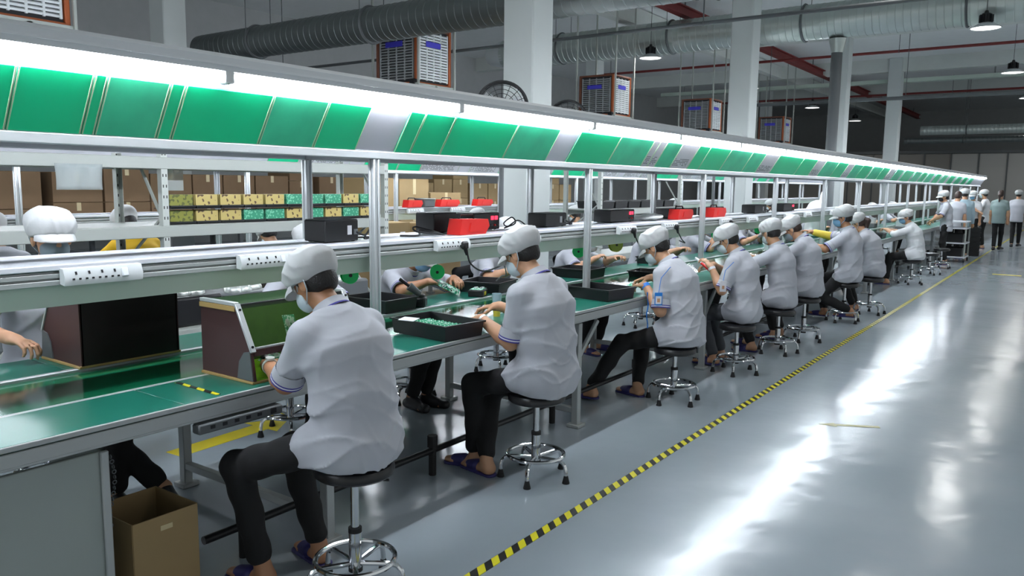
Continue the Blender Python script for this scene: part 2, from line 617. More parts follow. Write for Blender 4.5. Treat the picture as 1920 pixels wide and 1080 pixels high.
def sculpt_obj(name, sc, m, parent, extra=None, smooth_it=1):
    v, f = sc.build()
    me = bpy.data.meshes.new(name)
    nv, nf = len(v), len(f)
    ev = ef = None
    if extra is not None and extra.v:
        ev = np.array(extra.v); ef = extra.f
    if ev is None:
        me.vertices.add(nv); me.vertices.foreach_set('co', v.astype(np.float32).ravel())
        me.loops.add(nf * 4); me.loops.foreach_set('vertex_index', f.astype(np.int32).ravel())
        me.polygons.add(nf)
        me.polygons.foreach_set('loop_start', np.arange(0, nf * 4, 4, dtype=np.int32))
        me.polygons.foreach_set('loop_total', np.full(nf, 4, np.int32))
    else:
        me.from_pydata(np.vstack([v, ev]).tolist(), [], f.tolist() + [tuple(i + nv for i in q) for q in ef])
    ms = m if isinstance(m, (list, tuple)) else [m]
    for q in ms: me.materials.append(M[q])
    me.update(calc_edges=True)
    me.validate()
    me.shade_smooth()
    o = bpy.data.objects.new(name, me)
    COL.objects.link(o)
    o.parent = parent
    return o

# ================================================================ the setting
b = MB(); b.box((-4, 25, -.05), (40, 76, .1)); structure(b.obj('floor', 'floor', smooth=False))
b = MB(); b.box((-4, 25, 6.65), (40, 76, .1)); structure(b.obj('ceiling', 'ceil', smooth=False))
b = MB(); b.box((-4, 57, 3.3), (40, .2, 6.6)); structure(b.obj('wall_back', 'wall', smooth=False))
b = MB(); b.box((-20, 25, 3.3), (.2, 64, 6.6)); structure(b.obj('wall_left', 'wall', smooth=False))
b = MB()                                                   # panelled partition across the far end
for i in range(18):
    x = -16 + i * 1.22
    b.box((x, 46, 1.75), (1.19, .08, 3.5), .008, mi=0 if i > 8 else 1)
    b.box((x + .61, 45.96, 1.78), (.06, .1, 3.56), mi=2)
b.box((-5.5, 45.97, 3.6), (22.2, .16, .14), mi=2)
structure(b.obj('wall_partition', ['panel', 'darkpanel', 'pipe'], smooth=False))
for k, (y, d) in enumerate(((9.0, .5), (17.2, .5), (25.4, .5), (33.6, .5), (41.8, .5))):
    b = MB(); b.box((-4, y, 6.6 - d / 2), (40, .35, d)); structure(b.obj('ceiling_beam', 'beam', smooth=False))
b = MB(); b.box((-10.6, 25, 6.35), (.3, 60, .45)); structure(b.obj('ceiling_beam', 'beam', smooth=False))
for x, y in ((-6.19, 8.98), (-6.19, 17.18), (-6.19, 25.38), (-6.19, 33.58), (-14.6, 8.98), (-14.6, 25.4), (-13.2, 40.0)):
    b = MB(); b.box((x, y, 3.3), (.48, .48, 6.6), .02); b.box((x, y, .15), (.5, .5, .3), .01)
    structure(b.obj('column', 'column'))

# ---------------------------------------------------------------- overhead services
def duct(name, label, y, z, R, x0, x1, m, pitch=.16, cone=True, clamp=1.9):
    t = thing(name, label, 'duct', (x0, y, z))
    prof = []
    x = 0.0; L = x1 - x0
    while x < L:
        prof += [(R, x), (R, x + pitch * .86), (R * 1.018, x + pitch * .9), (R * 1.018, x + pitch * .97)]
        x += pitch
    bb = MB(); bb.lathe(prof, n=40, axis='x'); bb.obj('duct_body', m, t)
    if cone:
        bb = MB(); bb.lathe([(.02, -.62), (R * .62, -.6), (R * .7, -.55), (R, 0), (R, .1)], n=32, axis='x'); bb.obj('duct_end', 'coolwhite', t)
    k = clamp * .6
    while k < L:
        bb = MB(); bb.ring((k, 0, 0), R * 1.03, .03, 40, 6, 'x')
        bb.cyl((k, R, 0), (k, R, 6.6 - z), .008, n=6); bb.cyl((k, -R, 0), (k, -R, 6.6 - z), .008, n=6)
        bb.obj('hanger', 'pipe', t); k += clamp
    return t


duct('air_duct', 'wide bright galvanised spiral duct crossing high above the line, white cone at its end', 20, 5.6, .41, -14.6, 4.5, 'galv', clamp=3.4)
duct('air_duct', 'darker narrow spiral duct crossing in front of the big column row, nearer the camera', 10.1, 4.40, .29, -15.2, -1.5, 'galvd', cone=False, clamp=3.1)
duct('air_duct', 'far bright duct below the dark ceiling at the end of the hall', 40, 4.30, .2, -6.2, 4, 'galv', cone=False, clamp=3)
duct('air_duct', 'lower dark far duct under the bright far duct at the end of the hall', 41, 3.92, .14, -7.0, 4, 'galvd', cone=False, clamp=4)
t = thing('drop_pipe', 'grey vertical drop pipe coming down from the wide bright duct', 'pipe', (-5.0, 20, 0))
b = MB(); b.cyl((0, 0, 0), (0, 0, 5.0), .125, n=20); b.obj('pipe', 'pipe', t)
b = MB(); b.lathe([(.125, 4.85), (.20, 5.17)], n=20); b.obj('collar', 'galv', t)

t = thing('steel_beam', 'dark red steel beam running along under the ceiling', 'beam', (-8.85, 0, 6.2))
b = MB(); b.box((0, 36, .11), (.22, 40, .03)); b.box((0, 36, -.11), (.22, 40, .03)); b.box((0, 36, 0), (.03, 40, .2)); b.obj('beam_body', 'redsteel', t)
for y in (20, 32, 44, 54):
    b = MB(); b.cyl((0, y, .1), (0, y, .4), .02, n=6); b.obj('hanger', 'pipe', t)
for y, z, m, r, lab in ((27.3, 5.9, 'redsteel', .045, 'nearest red pipe crossing under the ceiling behind the duct'),
                        (39.5, 5.9, 'redsteel', .05, 'farthest red pipe crossing under the ceiling'),
                        (12.0, 4.2, 'pipe', .03, 'dark thin pipe crossing behind the darker narrow duct')):
    x0 = -16
    t = thing('ceiling_pipe', lab, 'pipe', (x0, y, z))
    b = MB(); b.cyl((0, 0, 0), (20, 0, 0), r, n=10); b.obj('pipe', m, t)
    for k in (1, 6, 11, 16, 19):
        b = MB(); b.cyl((k, 0, 0), (k, 0, 6.6 - z), .01, n=6); b.ring((k, 0, 0), r * 1.1, .01, 12, 6, 'x'); b.obj('hanger', 'pipe', t)
t = thing('cable_tray', 'greenish grey cable tray crossing under the ceiling', 'cable tray', (-16, 34, 5.75))
b = MB(); b.box((10, 0, 0), (20, .3, .02)); b.box((10, -.15, .06), (20, .015, .14)); b.box((10, .15, .06), (20, .015, .14)); b.obj('tray', 'reflector', t)
for k in range(1, 20, 3):
    b = MB(); b.cyl((k, -.15, 0), (k, -.15, .85), .008, n=6); b.cyl((k, .15, 0), (k, .15, .85), .008, n=6); b.obj('hanger', 'pipe', t)
t = thing('cable_tray', 'thin dark rail crossing level with the white cooler boxes', 'rail', (-9.5, 26.0, 4.35))
b = MB(); b.box((5.5, 0, 0), (11, .1, .1), .01); b.obj('tray', 'pipe', t)
for k in (1, 5, 9):
    b = MB(); b.cyl((k, 0, 0), (k, 0, 2.25), .01, n=6); b.obj('hanger', 'pipe', t)


def highbay(x, y, z, label, power=HIGHBAY_POWER):
    t = thing('ceiling_lamp', label, 'lamp', (x, y, z), 0, 'high bay lamps under the ceiling')
    b = MB(); b.cyl((0, 0, .12), (0, 0, .30), .10, .085, n=16); b.cyl((0, 0, .3), (0, 0, .36), .05, .03, n=12)
    for k in range(10):
        a = k * PI / 5
        b.box((.11 * math.cos(a), .11 * math.sin(a), .2), (.05, .008, .15), 0, R=Matrix.Rotation(a, 3, 'Z'))
    b.obj('driver', 'black', t)
    b = MB(); b.lathe([(.06, .13), (.14, .10), (.30, .015), (.31, 0), (.295, 0), (.13, .085), (.0, .09)], n=32); b.obj('lamp_shade', 'coolwhite', t)
    b = MB(); b.lathe([(0, .012), (.27, .012), (.27, .02), (0, .02)], n=32); b.obj('lit_disc', 'lampdisc', t)
    b = MB(); b.cyl((0, 0, .36), (0, 0, 6.6 - z), .006, n=6); b.obj('cord', 'black', t)
    ld = bpy.data.lights.new('lamp_light', 'AREA'); ld.shape = 'DISK'; ld.size = .54; ld.energy = power; ld.color = (1, .985, .96)
    lo = bpy.data.objects.new('lamp_light', ld); COL.objects.link(lo); lo.parent = t; lo.location = (0, 0, -.004)
    return t


for x, ys, nm in ((-1.95, (4.3, 11.9, 19.4, 27.0, 34.6, 42.2), 'over the aisle'), (-9.5, (19.4, 27.0, 34.6, 42.2), 'over the white cooler boxes'),
                  (5.6, (4.3, 11.9, 19.4, 27.0, 34.6, 42.2), 'added out of view beyond the aisle')):  # unseen row, added to light the hall from the right
    for i, y in enumerate(ys):
        highbay(x, y, 5.0, 'black topped white high bay lamp ' + nm + ', ' + nth(i) + ' of its row')


def cooler(x, y, z, label):
    t = thing('air_cooler', label, 'cooler', (x, y, z), 0, 'evaporative coolers hung over the far line')
    W, D, H = 1.0, .95, 1.02
    b = MB(); b.box((-W / 2, D / 2, H / 2), (W - .1, D - .1, H - .06)); b.obj('body', 'cooldark', t)
    fr = MB()
    for i in (0, 1):
        for j in (0, 1):
            fr.box((-W * i + (.03 if i else -.03), D * j + (-.03 if j else .03), H / 2), (.062, .062, H), .01, mi=0 if (i == 0 and j == 0) or (i == 0) else 1)
    for zz in (.022, H - .022):
        mi = 0 if zz < .1 else 1
        fr.box((-W / 2, .03, zz), (W, .06, .044), .008, mi=mi); fr.box((-W / 2, D - .03, zz), (W, .06, .044), .008, mi=mi)
        fr.box((-.03, D / 2, zz), (.06, D, .044), .008, mi=mi); fr.box((-W + .03, D / 2, zz), (.06, D, .044), .008, mi=mi)
    fr.obj('frame', ['orange', 'rust'], t)
    for side in (0, 1):
        lv = MB(); n = 17
        a0, a1 = .1, (W if side == 0 else D) - .1
        for k in range(n):
            zz = .09 + (H - .18) * (k + .5) / n
            if side == 0: lv.box((-(a0 + a1) / 2, .03, zz), (a1 - a0, .05, .022), .004, R=Matrix.Rotation(.5, 3, 'X'))
            else: lv.box((-.03, (a0 + a1) / 2, zz), (.05, a1 - a0, .03), .004, R=Matrix.Rotation(.5, 3, 'Y'))
        for k in range(5):
            q = a0 + (a1 - a0) * k / 4
            if side == 0: lv.box((-q, .018, H / 2), (.03, .03, H - .16), .004)
            else: lv.box((-.018, q, H / 2), (.03, .03, H - .16), .004)
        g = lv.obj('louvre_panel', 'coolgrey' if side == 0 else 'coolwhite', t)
        bd = MB()
        if side == 0: bd.box((-.55, .0, .72), (.42, .012, .1), .004)
        else: bd.box((0, .45, .72), (.012, .4, .1), .004)
        bd.obj('badge', 'badge', g)
    sp = MB(); sp.box((-.5, .475, -.04), (1.1, .06, .06)); sp.box((.02, .475, -.02), (.06, 1.06, .06)); sp.box((-1.02, .475, -.02), (.06, 1.06, .06))
    for i in (.06, -1.06):
        for j in (-.02, .97):
            sp.box((i, j, 1.545), (.035, .035, 3.19))
    sp.obj('hanging_frame', 'steel', t)
    b = MB(); b.box((-.05, -.03, .02), (.12, .1, .12), .01); b.obj('control_box', 'black', t)
    return t


for i, (y, lab) in enumerate(((3.85, 'white louvred cooler box in orange frame, partly out of view'), (10.75, 'largest fully seen white louvred cooler box, half hidden by the narrow duct'),
                              (18.0, 'white louvred cooler box just right of the big square column'), (24.4, 'white louvred cooler box left of the second square column'),
                              (31.9, 'smallest white louvred cooler box, farthest along its row'))):
    cooler(-9.8, y, 3.46, lab)


def fan(x, y, z, r, rot, label):
    t = thing('industrial_fan', label, 'fan', (x, y, 0), rot, 'round industrial fans')
    b = MB(); b.ring((0, 0, z), r, .022, 40, 8, 'y'); b.ring((0, -.09, z), r * .99, .012, 40, 6, 'y'); b.ring((0, .09, z), r * .99, .012, 40, 6, 'y')
    for k in range(5):
        b.ring((0, -.1, z), r * (.2 + .16 * k), .004, 32, 5, 'y')
    for k in range(16):
        a = k * PI / 8
        b.cyl((.05 * math.cos(a), -.11, z + .05 * math.sin(a)), (r * math.cos(a), -.09, z + r * math.sin(a)), .004, n=5)
    b.obj('guard', 'black', t)
    b = MB(); b.cyl((0, -.08, z), (0, .16, z), .09, .1, n=16); b.obj('motor', 'pipe', t)
    for k in range(3):
        a = k * 2 * PI / 3 + .4
        R = Matrix.Rotation(-a, 3, 'Y') @ Matrix.Rotation(.4, 3, 'X')
        b = MB(); b.box(Vector((0, 0, z)) + R @ Vector((r * .5, 0, 0)), (r * .75, .008, r * .35), .003, R=R); b.obj('blade', 'alu', t)
    b = MB(); b.cyl((0, .05, 0), (0, .05, z - r * .2), .03, n=12); b.lathe([(0, .0), (.28, 0), (.28, .03), (.05, .06)], (0, .05, 0), n=24)
    b.obj('stand', 'pipe', t)
    return t


fan(-5.70, 7.74, 2.60, .30, .6, 'black round fan rising behind the hood in front of the big column')
fan(-5.85, 14.9, 2.36, .30, .6, 'grey round fan rising beside the second square column')
fan(-6.15, 9.95, 2.62, .28, .5, 'dark round fan just right of the big column')

# ================================================================ the assembly lines
ZT = .846
PITCH_Y = 2.29
HB = .645                    # half width of the bench


def bench(cx, y0, y1, label, label_detail=True):
    t = thing('assembly_bench', label, 'workbench', (cx, y0, 0))
    L = y1 - y0
    for s in (1, -1):
        b = MB()
        y = 0.0
        seam = (1.69 - y0) % 1.145
        ys = [0.0]
        q = seam
        while q < L: ys.append(q); q += 1.145
        ys.append(L)
        for a, c in zip(ys[:-1], ys[1:]):
            b.box((s * (.285 + (HB - .285) / 2), (a + c) / 2, ZT - .012), (HB - .289, c - a - .004, .024), .002)
        b.obj('work_surface', 'greenmat', t)
        b = MB(); b.box((s * (HB - .001), L / 2, ZT - .011), (.012, L, .02), .003); b.box((s * (HB - .02), L / 2, ZT - .05), (.05, L, .05), .004)
        b.box((s * (HB - .024), L / 2, ZT - .033), (.05, L, .012)); b.box((s * (HB - .02), L / 2, ZT - .076), (.046, L, .012), .002)
        b.obj('edge_profile', 'alud', t)
        b = MB(); b.box((s * .275, L / 2, ZT - .0172), (.034, L, .034), .004); b.obj('belt_rail', 'alu', t)
    b = MB(); b.box((0, L / 2, ZT - .02), (.52, L, .012)); b.obj('conveyor_belt', 'belt', t)
    b = MB(); b.box((0, L / 2, ZT - .07), (1.15, L, .06)); b.obj('bed', 'steel', t)
    y = (3.02 - y0) % PITCH_Y - .58
    while y < L:
        if y > 0 and (y > 3.4 or not label.startswith('near')):
            for s in (1, -1):
                b = MB(); b.box((s * (HB - .06), y, (ZT - .1) / 2), (.05, .05, ZT - .1), .004)
                b.box((s * (HB - .06), y, .012), (.1, .1, .024), .004)
                b.obj('leg', 'alud', t)
                b = MB(); b.cyl((s * (HB - .06), y + .02, .5), (s * (HB - .06), y + .27, ZT - .12), .018, n=8); b.obj('brace', 'alud', t)
            b = MB(); b.box((0, y, .12), (2 * HB - .14, .04, .04), .004); b.obj('stretcher', 'alud', t)
        y += PITCH_Y
    b = MB(); b.cyl((HB - .24, 3.9 if label.startswith('near') else 0, .15), (HB - .24, L, .15), .019, n=10); b.obj('foot_rail', 'black', t)
    y = 4.1 if label.startswith('near') else .8
    while y < L:
        b = MB(); b.cyl((HB - .24, y, 0), (HB - .24, y, .19), .022, n=8); b.cyl((HB - .24, y, .17), (HB - .24, y, .24), .03, n=8); b.obj('rail_clamp', 'blackrub', t); y += 1.3
    return t


def frame(cx, y0, y1, label):
    t = thing('overhead_shelf', label, 'shelf', (cx, y0, 0))
    L = y1 - y0
    y = (3.08 - y0) % PITCH_Y
    while y < L:
        for s in (1, -1):
            b = MB()
            for a in (-1, 1):
                for c in (-1, 1):
                    b.box((s * .273 + a * .0155, y + c * .0155, (1.827 + ZT + .018) / 2), (.015, .015, 1.827 - ZT - .018), .003)
            b.box((s * .273, y, (1.827 + ZT + .018) / 2), (.032, .032, 1.82 - ZT - .018))
            b.obj('post', 'alu', t)
        y += PITCH_Y
    b = MB(); b.box((0, L / 2, 1.366), (.45, L, .02), .003); b.obj('shelf_board', 'white', t)
    for s in (1, -1):
        b = MB(); b.box((s * .232, L / 2, 1.366), (.016, L, .022), .003, mi=1)
        b.box((s * .222, L / 2, 1.335), (.03, L, .018), .002); b.box((s * .21, L / 2, 1.325), (.02, L, .05)); b.box((s * .222, L / 2, 1.308), (.032, L, .02), .002)
        b.obj('shelf_profile', ['alud', 'white'], t)
        b = MB(); b.box((s * .206, L / 2, 1.257), (.006, L, .086)); b.obj('reflector_sheet', 'reflector', t)
        b = MB(); b.box((s * .28, L / 2, 1.848), (.04, L, .04), .004); b.obj('hood_rail', 'alu', t)
    y = (3.08 - y0) % PITCH_Y
    while y < L:
        b = MB(); b.box((0, y, 1.845), (.54, .035, .035), .003); b.obj('cross_bar', 'alu', t)
        b = MB(); b.box((0, y, 1.33), (.42, .035, .035), .003); b.obj('cross_bar', 'alud', t)
        y += PITCH_Y
    return t


def hood(cx, y0, y1, label):
    t = thing('lamp_hood', label, 'lamp hood', (cx, y0, 0))
    L = y1 - y0
    b = MB()
    b.prism([(-.47, 2.150), (-.475, 2.205), (-.44, 2.225), (.44, 2.225), (.475, 2.205), (.47, 2.150), (.462, 2.150), (.462, 2.195), (.43, 2.21), (-.43, 2.21), (-.462, 2.195), (-.462, 2.150)], 0, L)
    b.box((.472, L / 2, 2.178), (.006, L, .01)); b.box((-.472, L / 2, 2.178), (.006, L, .01))
    b.obj('hood_cover', 'hoodgrey', t)
    for s in (1, -1):
        b = MB()
        p = [(s * .285, 1.870), (s * .420, 2.086), (s * .414, 2.090), (s * .279, 1.874)]
        b.prism(p if s > 0 else p[::-1], 0, L); b.obj('backing_panel', 'hoodback', t)
        b = MB()
        p = [(s * .420, 2.088), (s * .445, 2.205), (s * .440, 2.206), (s * .414, 2.092)]
        b.prism(p if s > 0 else p[::-1], 0, L); b.obj('lamp_reflector', 'hoodback', t)
        b = MB(); b.box((s * .262, L / 2, 1.8725), (.05, L, .006)); b.obj('ledge', 'hoodgrey', t)
        y = .1 + (2.0 - y0) % 1.52 - 1.52
        k = 0
        while y < L:
            a0, a1 = max(y, .02), min(y + 1.45, L - .02)
            if a1 - a0 > .3:
                b = MB(); b.cyl((s * .452, a0, 2.128), (s * .452, a1, 2.128), .016, n=8); b.obj('lamp_tube', 'tube', t)
                b = MB(); b.box((s * .447, a1 + .035, 2.13), (.045, .05, .055), .006); b.cyl((s * .45, a1 + .035, 2.11), (s * .45, a1 + .035, 2.085), .006, n=6); b.obj('lamp_holder', 'coolwhite', t)
            y += 1.52
    for yy in (0, L):
        b = MB(); b.prism([(-.46, 2.15), (-.28, 1.872), (.28, 1.872), (.46, 2.15), (.46, 2.2), (-.46, 2.2)], yy - .004, yy + .004); b.obj('end_cap', 'hoodback', t)
    return t


L1 = -3.39
L2 = -7.63
bench(L1, -2.0, 33.5, 'near green topped workbench with conveyor belt where most workers sit')
bench(L2, -2.0, 30.0, 'second green topped workbench behind the rack')
t1 = frame(L1, -2.0, 33.5, 'white overhead shelf on aluminium posts above the near workbench')
frame(L2, -2.0, 30.0, 'white overhead shelf on posts above the second workbench')
hood(L1, -2.0, 33.5, 'long grey lamp hood with white tubes over the near workbench')
hood(L2, -2.0, 30.0, 'long lamp hood over the second workbench, mostly hidden')

# end panel of the near bench
t = thing('cabinet', 'grey enclosed cabinet closing the front of the near workbench', 'cabinet', (L1 + HB - .03, -1.2, 0))
b = MB(); b.box((-.01, 1.3, .37), (.02, 2.6, .74), .003); b.box((-.2, 2.59, .37), (.4, .02, .74), .003); b.box((-.2, 1.3, .01), (.4, 2.58, .02)); b.obj('cabinet_body', 'cabinet', t)
b = MB(); b.box((.006, 2.585, .37), (.014, .03, .74), .004); b.obj('corner_trim', 'alud', t)

# green sleeved sheets leaning on the hood, seen side
SH = []
for a, c, kind in ((.6, 1.24, 0), (1.27, 1.52, 0), (1.53, 1.575, 0), (1.58, 1.80, 1), (1.83, 1.885, 0), (1.895, 2.31, 0), (2.325, 2.63, 1), (2.645, 2.925, 0),
                   (3.21, 3.325, 0), (3.335, 3.575, 0), (3.59, 4.20, 0), (4.215, 4.72, 1), (4.99, 5.59, 0), (5.61, 6.17, 1), (6.2, 6.30, 2), (6.32, 6.44, 2), (6.46, 6.73, 1), (6.78, 7.12, 2),
                   (7.17, 7.42, 0), (7.44, 7.95, 0), (8.0, 8.55, 1), (8.65, 9.02, 1), (9.1, 9.5, 2), (9.6, 10.5, 0), (10.6, 11.2, 0), (11.25, 11.6, 2), (11.7, 12.3, 1),
                   (12.4, 12.9, 0), (13.0, 13.3, 2), (13.4, 13.9, 1), (14.0, 14.7, 0), (14.8, 15.5, 1), (15.6, 16.2, 0), (16.3, 16.7, 2), (16.9, 17.6, 1), (17.8, 18.8, 0),
                   (19, 19.8, 1), (20.0, 20.6, 0), (20.8, 21.6, 1), (22, 22.8, 0), (23.2, 24.0, 1), (24.5, 25.5, 0), (26, 27, 1), (27.6, 28.4, 0), (29, 30, 1)):
    SH.append((a, c, kind))


def sheet(cx, a, c, kind, label, s=1, grp='work instruction sheets on the near hood'):
    t = thing('instruction_sheet', label, 'sheet', (cx, (a + c) / 2, 0), 0, grp)
    w = c - a
    d = Vector((.135, 0, .216)).normalized(); n = Vector((d.z, 0, -d.x))
    P = Vector((.287, 0, 1.874)); H = .245
    b = MB()
    R = Matrix((n, Vector((0, 1, 0)), d)).transposed()
    b.box(P + d * (H / 2) + n * .006, (.004, w, H), .001, R=R)
    b.obj('sleeve', ('gsheet', 'gsheet2', 'wsheet')[kind], t)
    for q in (-w / 2 + .004, w / 2 - .004):
        b = MB(); b.box(P + d * (H / 2) + n * .009 + Vector((0, q, 0)), (.003, .0055, H), .001, R=R)
        b.obj('sleeve_edge', 'edge', t)
    if kind == 2:
        b = MB()
        rng = random.Random(int(a * 100))
        for r in range(5):
            for k in range(max(2, int(w / .03))):
                if rng.random() < .7:
                    b.box(P + d * (.03 + r * .016) + n * .0085 + Vector((0, -w / 2 + .03 + k * .026, 0)), (.001, .016, .008), 0, R=R)
        if b.v: b.obj('printed_block', 'pipe', t)
    return t


for i, (a, c, k) in enumerate(SH):
    if i + 1 < len(SH) and SH[i + 1][0] - c < .1: c = SH[i + 1][0] - .003
    sheet(L1, a, c, k, ('bright green sleeved', 'glare-tinted green sleeved', 'white')[k] + ' instruction sheet, ' + nth(i) + ' from the near end of the hood')
y = 5.6
i = 0
rng = random.Random(3)
while y < 24:
    w = rng.uniform(.3, .8); k = rng.choice((0, 0, 1, 2))
    sheet(L2, y, y + w, k, ('bright green sleeved', 'glare-tinted green sleeved', 'white')[k] + ' instruction sheet, ' + nth(i) + ' along the second hood behind', grp='work instruction sheets on the second hood')
    y += w + rng.choice((.01, .02, .25)); i += 1


# ---------------------------------------------------------------- power strips on the shelf profile
def power_strip(x, y, z, label, w=.31):
    t = thing('power_strip', label, 'power strip', (x, y, z), 0, 'power strips along the shelf edge')
    b = MB(); b.prism([(0, -.027), (.035, -.032), (.04, .0), (.026, .032), (0, .034)], -w / 2, w / 2); b.obj('housing', 'coolwhite', t)
    R = Matrix.Rotation(-.38, 3, 'Y')
    b = MB()
    for k in range(4):
        yy = -w / 2 + .045 + k * .05
        b.box((.0345, yy, .014), (.004, .007, .012), 0, R=R); b.box((.04, yy - .012, -.008), (.004, .008, .007)); b.box((.04, yy + .012, -.008), (.004, .008, .007))
    b.obj('socket_holes', 'black', t)
    b = MB(); b.box((.037, w / 2 - .075, .004), (.012, .026, .036), .003, R=R); b.obj('switch', 'white', t)
    return t


strip0 = power_strip(L1 + .2425, 1.60, 1.33, 'white power strip nearest the camera on the near shelf edge')
for i, y in enumerate((2.38, 3.75, 4.55, 6.05, 6.92, 8.35, 9.2, 10.6, 11.5, 12.9, 13.8)):
    dup(strip0, (L1 + .2425, y, 1.33), 0, 'white power strip, ' + nth(i + 1) + ' along the near shelf edge')
for i, y in enumerate((7.0, 8.05, 8.95, 10.4, 11.2, 12.7)):
    dup(strip0, (L2 + .2425, y, 1.33), 0, 'white power strip, ' + nth(i) + ' in view along the second shelf edge')
# dark strip under the near bench edge
t = thing('power_strip', 'dark grey power strip fixed under the near bench edge', 'power strip', (L1 + HB + .002, 1.93, .752))
b = MB(); b.box((0, 0, -.015), (.05, .40, .04), .006); b.obj('housing', 'pipe', t)
b = MB()
for k in range(5): b.box((.026, -.14 + k * .055, -.012), (.004, .02, .014))
b.box((.026, .15, -.012), (.006, .03, .026), .002); b.obj('socket_holes', 'black', t)

# ---------------------------------------------------------------- floor markings
b = MB(); b.box((0, 22, .0015), (.052, 62, .003)); o = b.obj('floor_tape', 'hazard', smooth=False, loc=(-2.04, 0, 0)); tag(o, 'black and yellow striped tape along the aisle floor', 'floor tape')
def arrow(loc, rot, L, w, m, label):
    t = thing('floor_arrow', label, 'floor arrow', loc, rot)
    b = MB(); b.prism([(-w, 0), (w, 0), (w, L * .72), (w * 2.2, L * .72), (0, L), (-w * 2.2, L * .72), (-w, L * .72)], 0, .002, 'z'); b.obj('painted_arrow', m, t, smooth=False)
arrow((-4.5, 2.68, 0), .06, .95, .075, 'yellow', 'bright yellow painted arrow on the floor under the bench')
arrow((-1.06, 6.06, 0), 2.05, .42, .02, 'yellowworn', 'faint worn yellow arrow on the open aisle floor')
b = MB(); b.box((0, 0, .001), (.5, .12, .002)); o = b.obj('floor_mark', 'yellow', smooth=False, loc=(-1.15, 18.9, 0)); tag(o, 'short yellow floor mark far down the aisle', 'floor mark')

# ================================================================ stools and people
def stool(loc, rot, label, H=.44, group='round black stools'):
    t = thing('stool', label, 'stool', loc, rot, group)
    b = MB(); b.lathe([(0, H), (.13, H), (.158, H - .006), (.168, H - .022), (.166, H - .042), (.155, H - .052), (0, H - .052)], n=36); b.obj('seat', 'vinyl', t)
    b = MB(); b.lathe([(0, H - .066), (.09, H - .064), (.12, H - .053), (0, H - .053)], n=20); b.cyl((.03, 0, H - .072), (.15, .03, H - .066), .006, n=6); b.obj('seat_plate', 'black', t)
    b = MB(); b.cyl((0, 0, .10), (0, 0, .27), .027, n=18); b.obj('column', 'chrome', t)
    b = MB(); b.cyl((0, 0, .26), (0, 0, H - .055), .018, n=16); b.obj('piston', 'chrome', t)
    b = MB(); b.cyl((0, 0, .255), (0, 0, .275), .0285, n=18); b.obj('collar', 'blackrub', t)
    b = MB(); b.cyl((0, 0, .085), (0, 0, .10), .03, n=18); b.obj('base_cap', 'blackrub', t)
    b = MB(); b.ring((0, 0, .138), .165, .0115, 40, 8); b.obj('foot_ring', 'chrome', t)
    for k in range(5):
        a = k * 2 * PI / 5 + .3
        c, s = math.cos(a), math.sin(a)
        pts = [(r * c, r * s, z) for r, z in ((.02, .118), (.09, .122), (.15, .124), (.178, .118), (.196, .098), (.203, .065), (.205, .035))]
        b = MB(); b.tube(pts, .0115, 8); g = b.obj('leg', 'chrome', t)
        b = MB(); b.lathe([(0, .046), (.012, .046), (.016, .028), (.022, .004), (.021, 0), (0, 0)], (.205 * c, .205 * s, 0), n=14); b.obj('foot', 'blackrub', g)
    return t


def ik(A, T, l1, l2, pole):
    d = T - A; L = min(np.linalg.norm(d), .997 * (l1 + l2)); u = nrm(d)
    a = (l1 * l1 - l2 * l2 + L * L) / (2 * L); hh = math.sqrt(max(l1 * l1 - a * a, 1e-6))
    p = pole - u * (pole @ u)
    return A + u * a + nrm(p) * hh, A + u * L


def dr(a):
    a = math.radians(a); return V(math.sin(a), 0, math.cos(a))


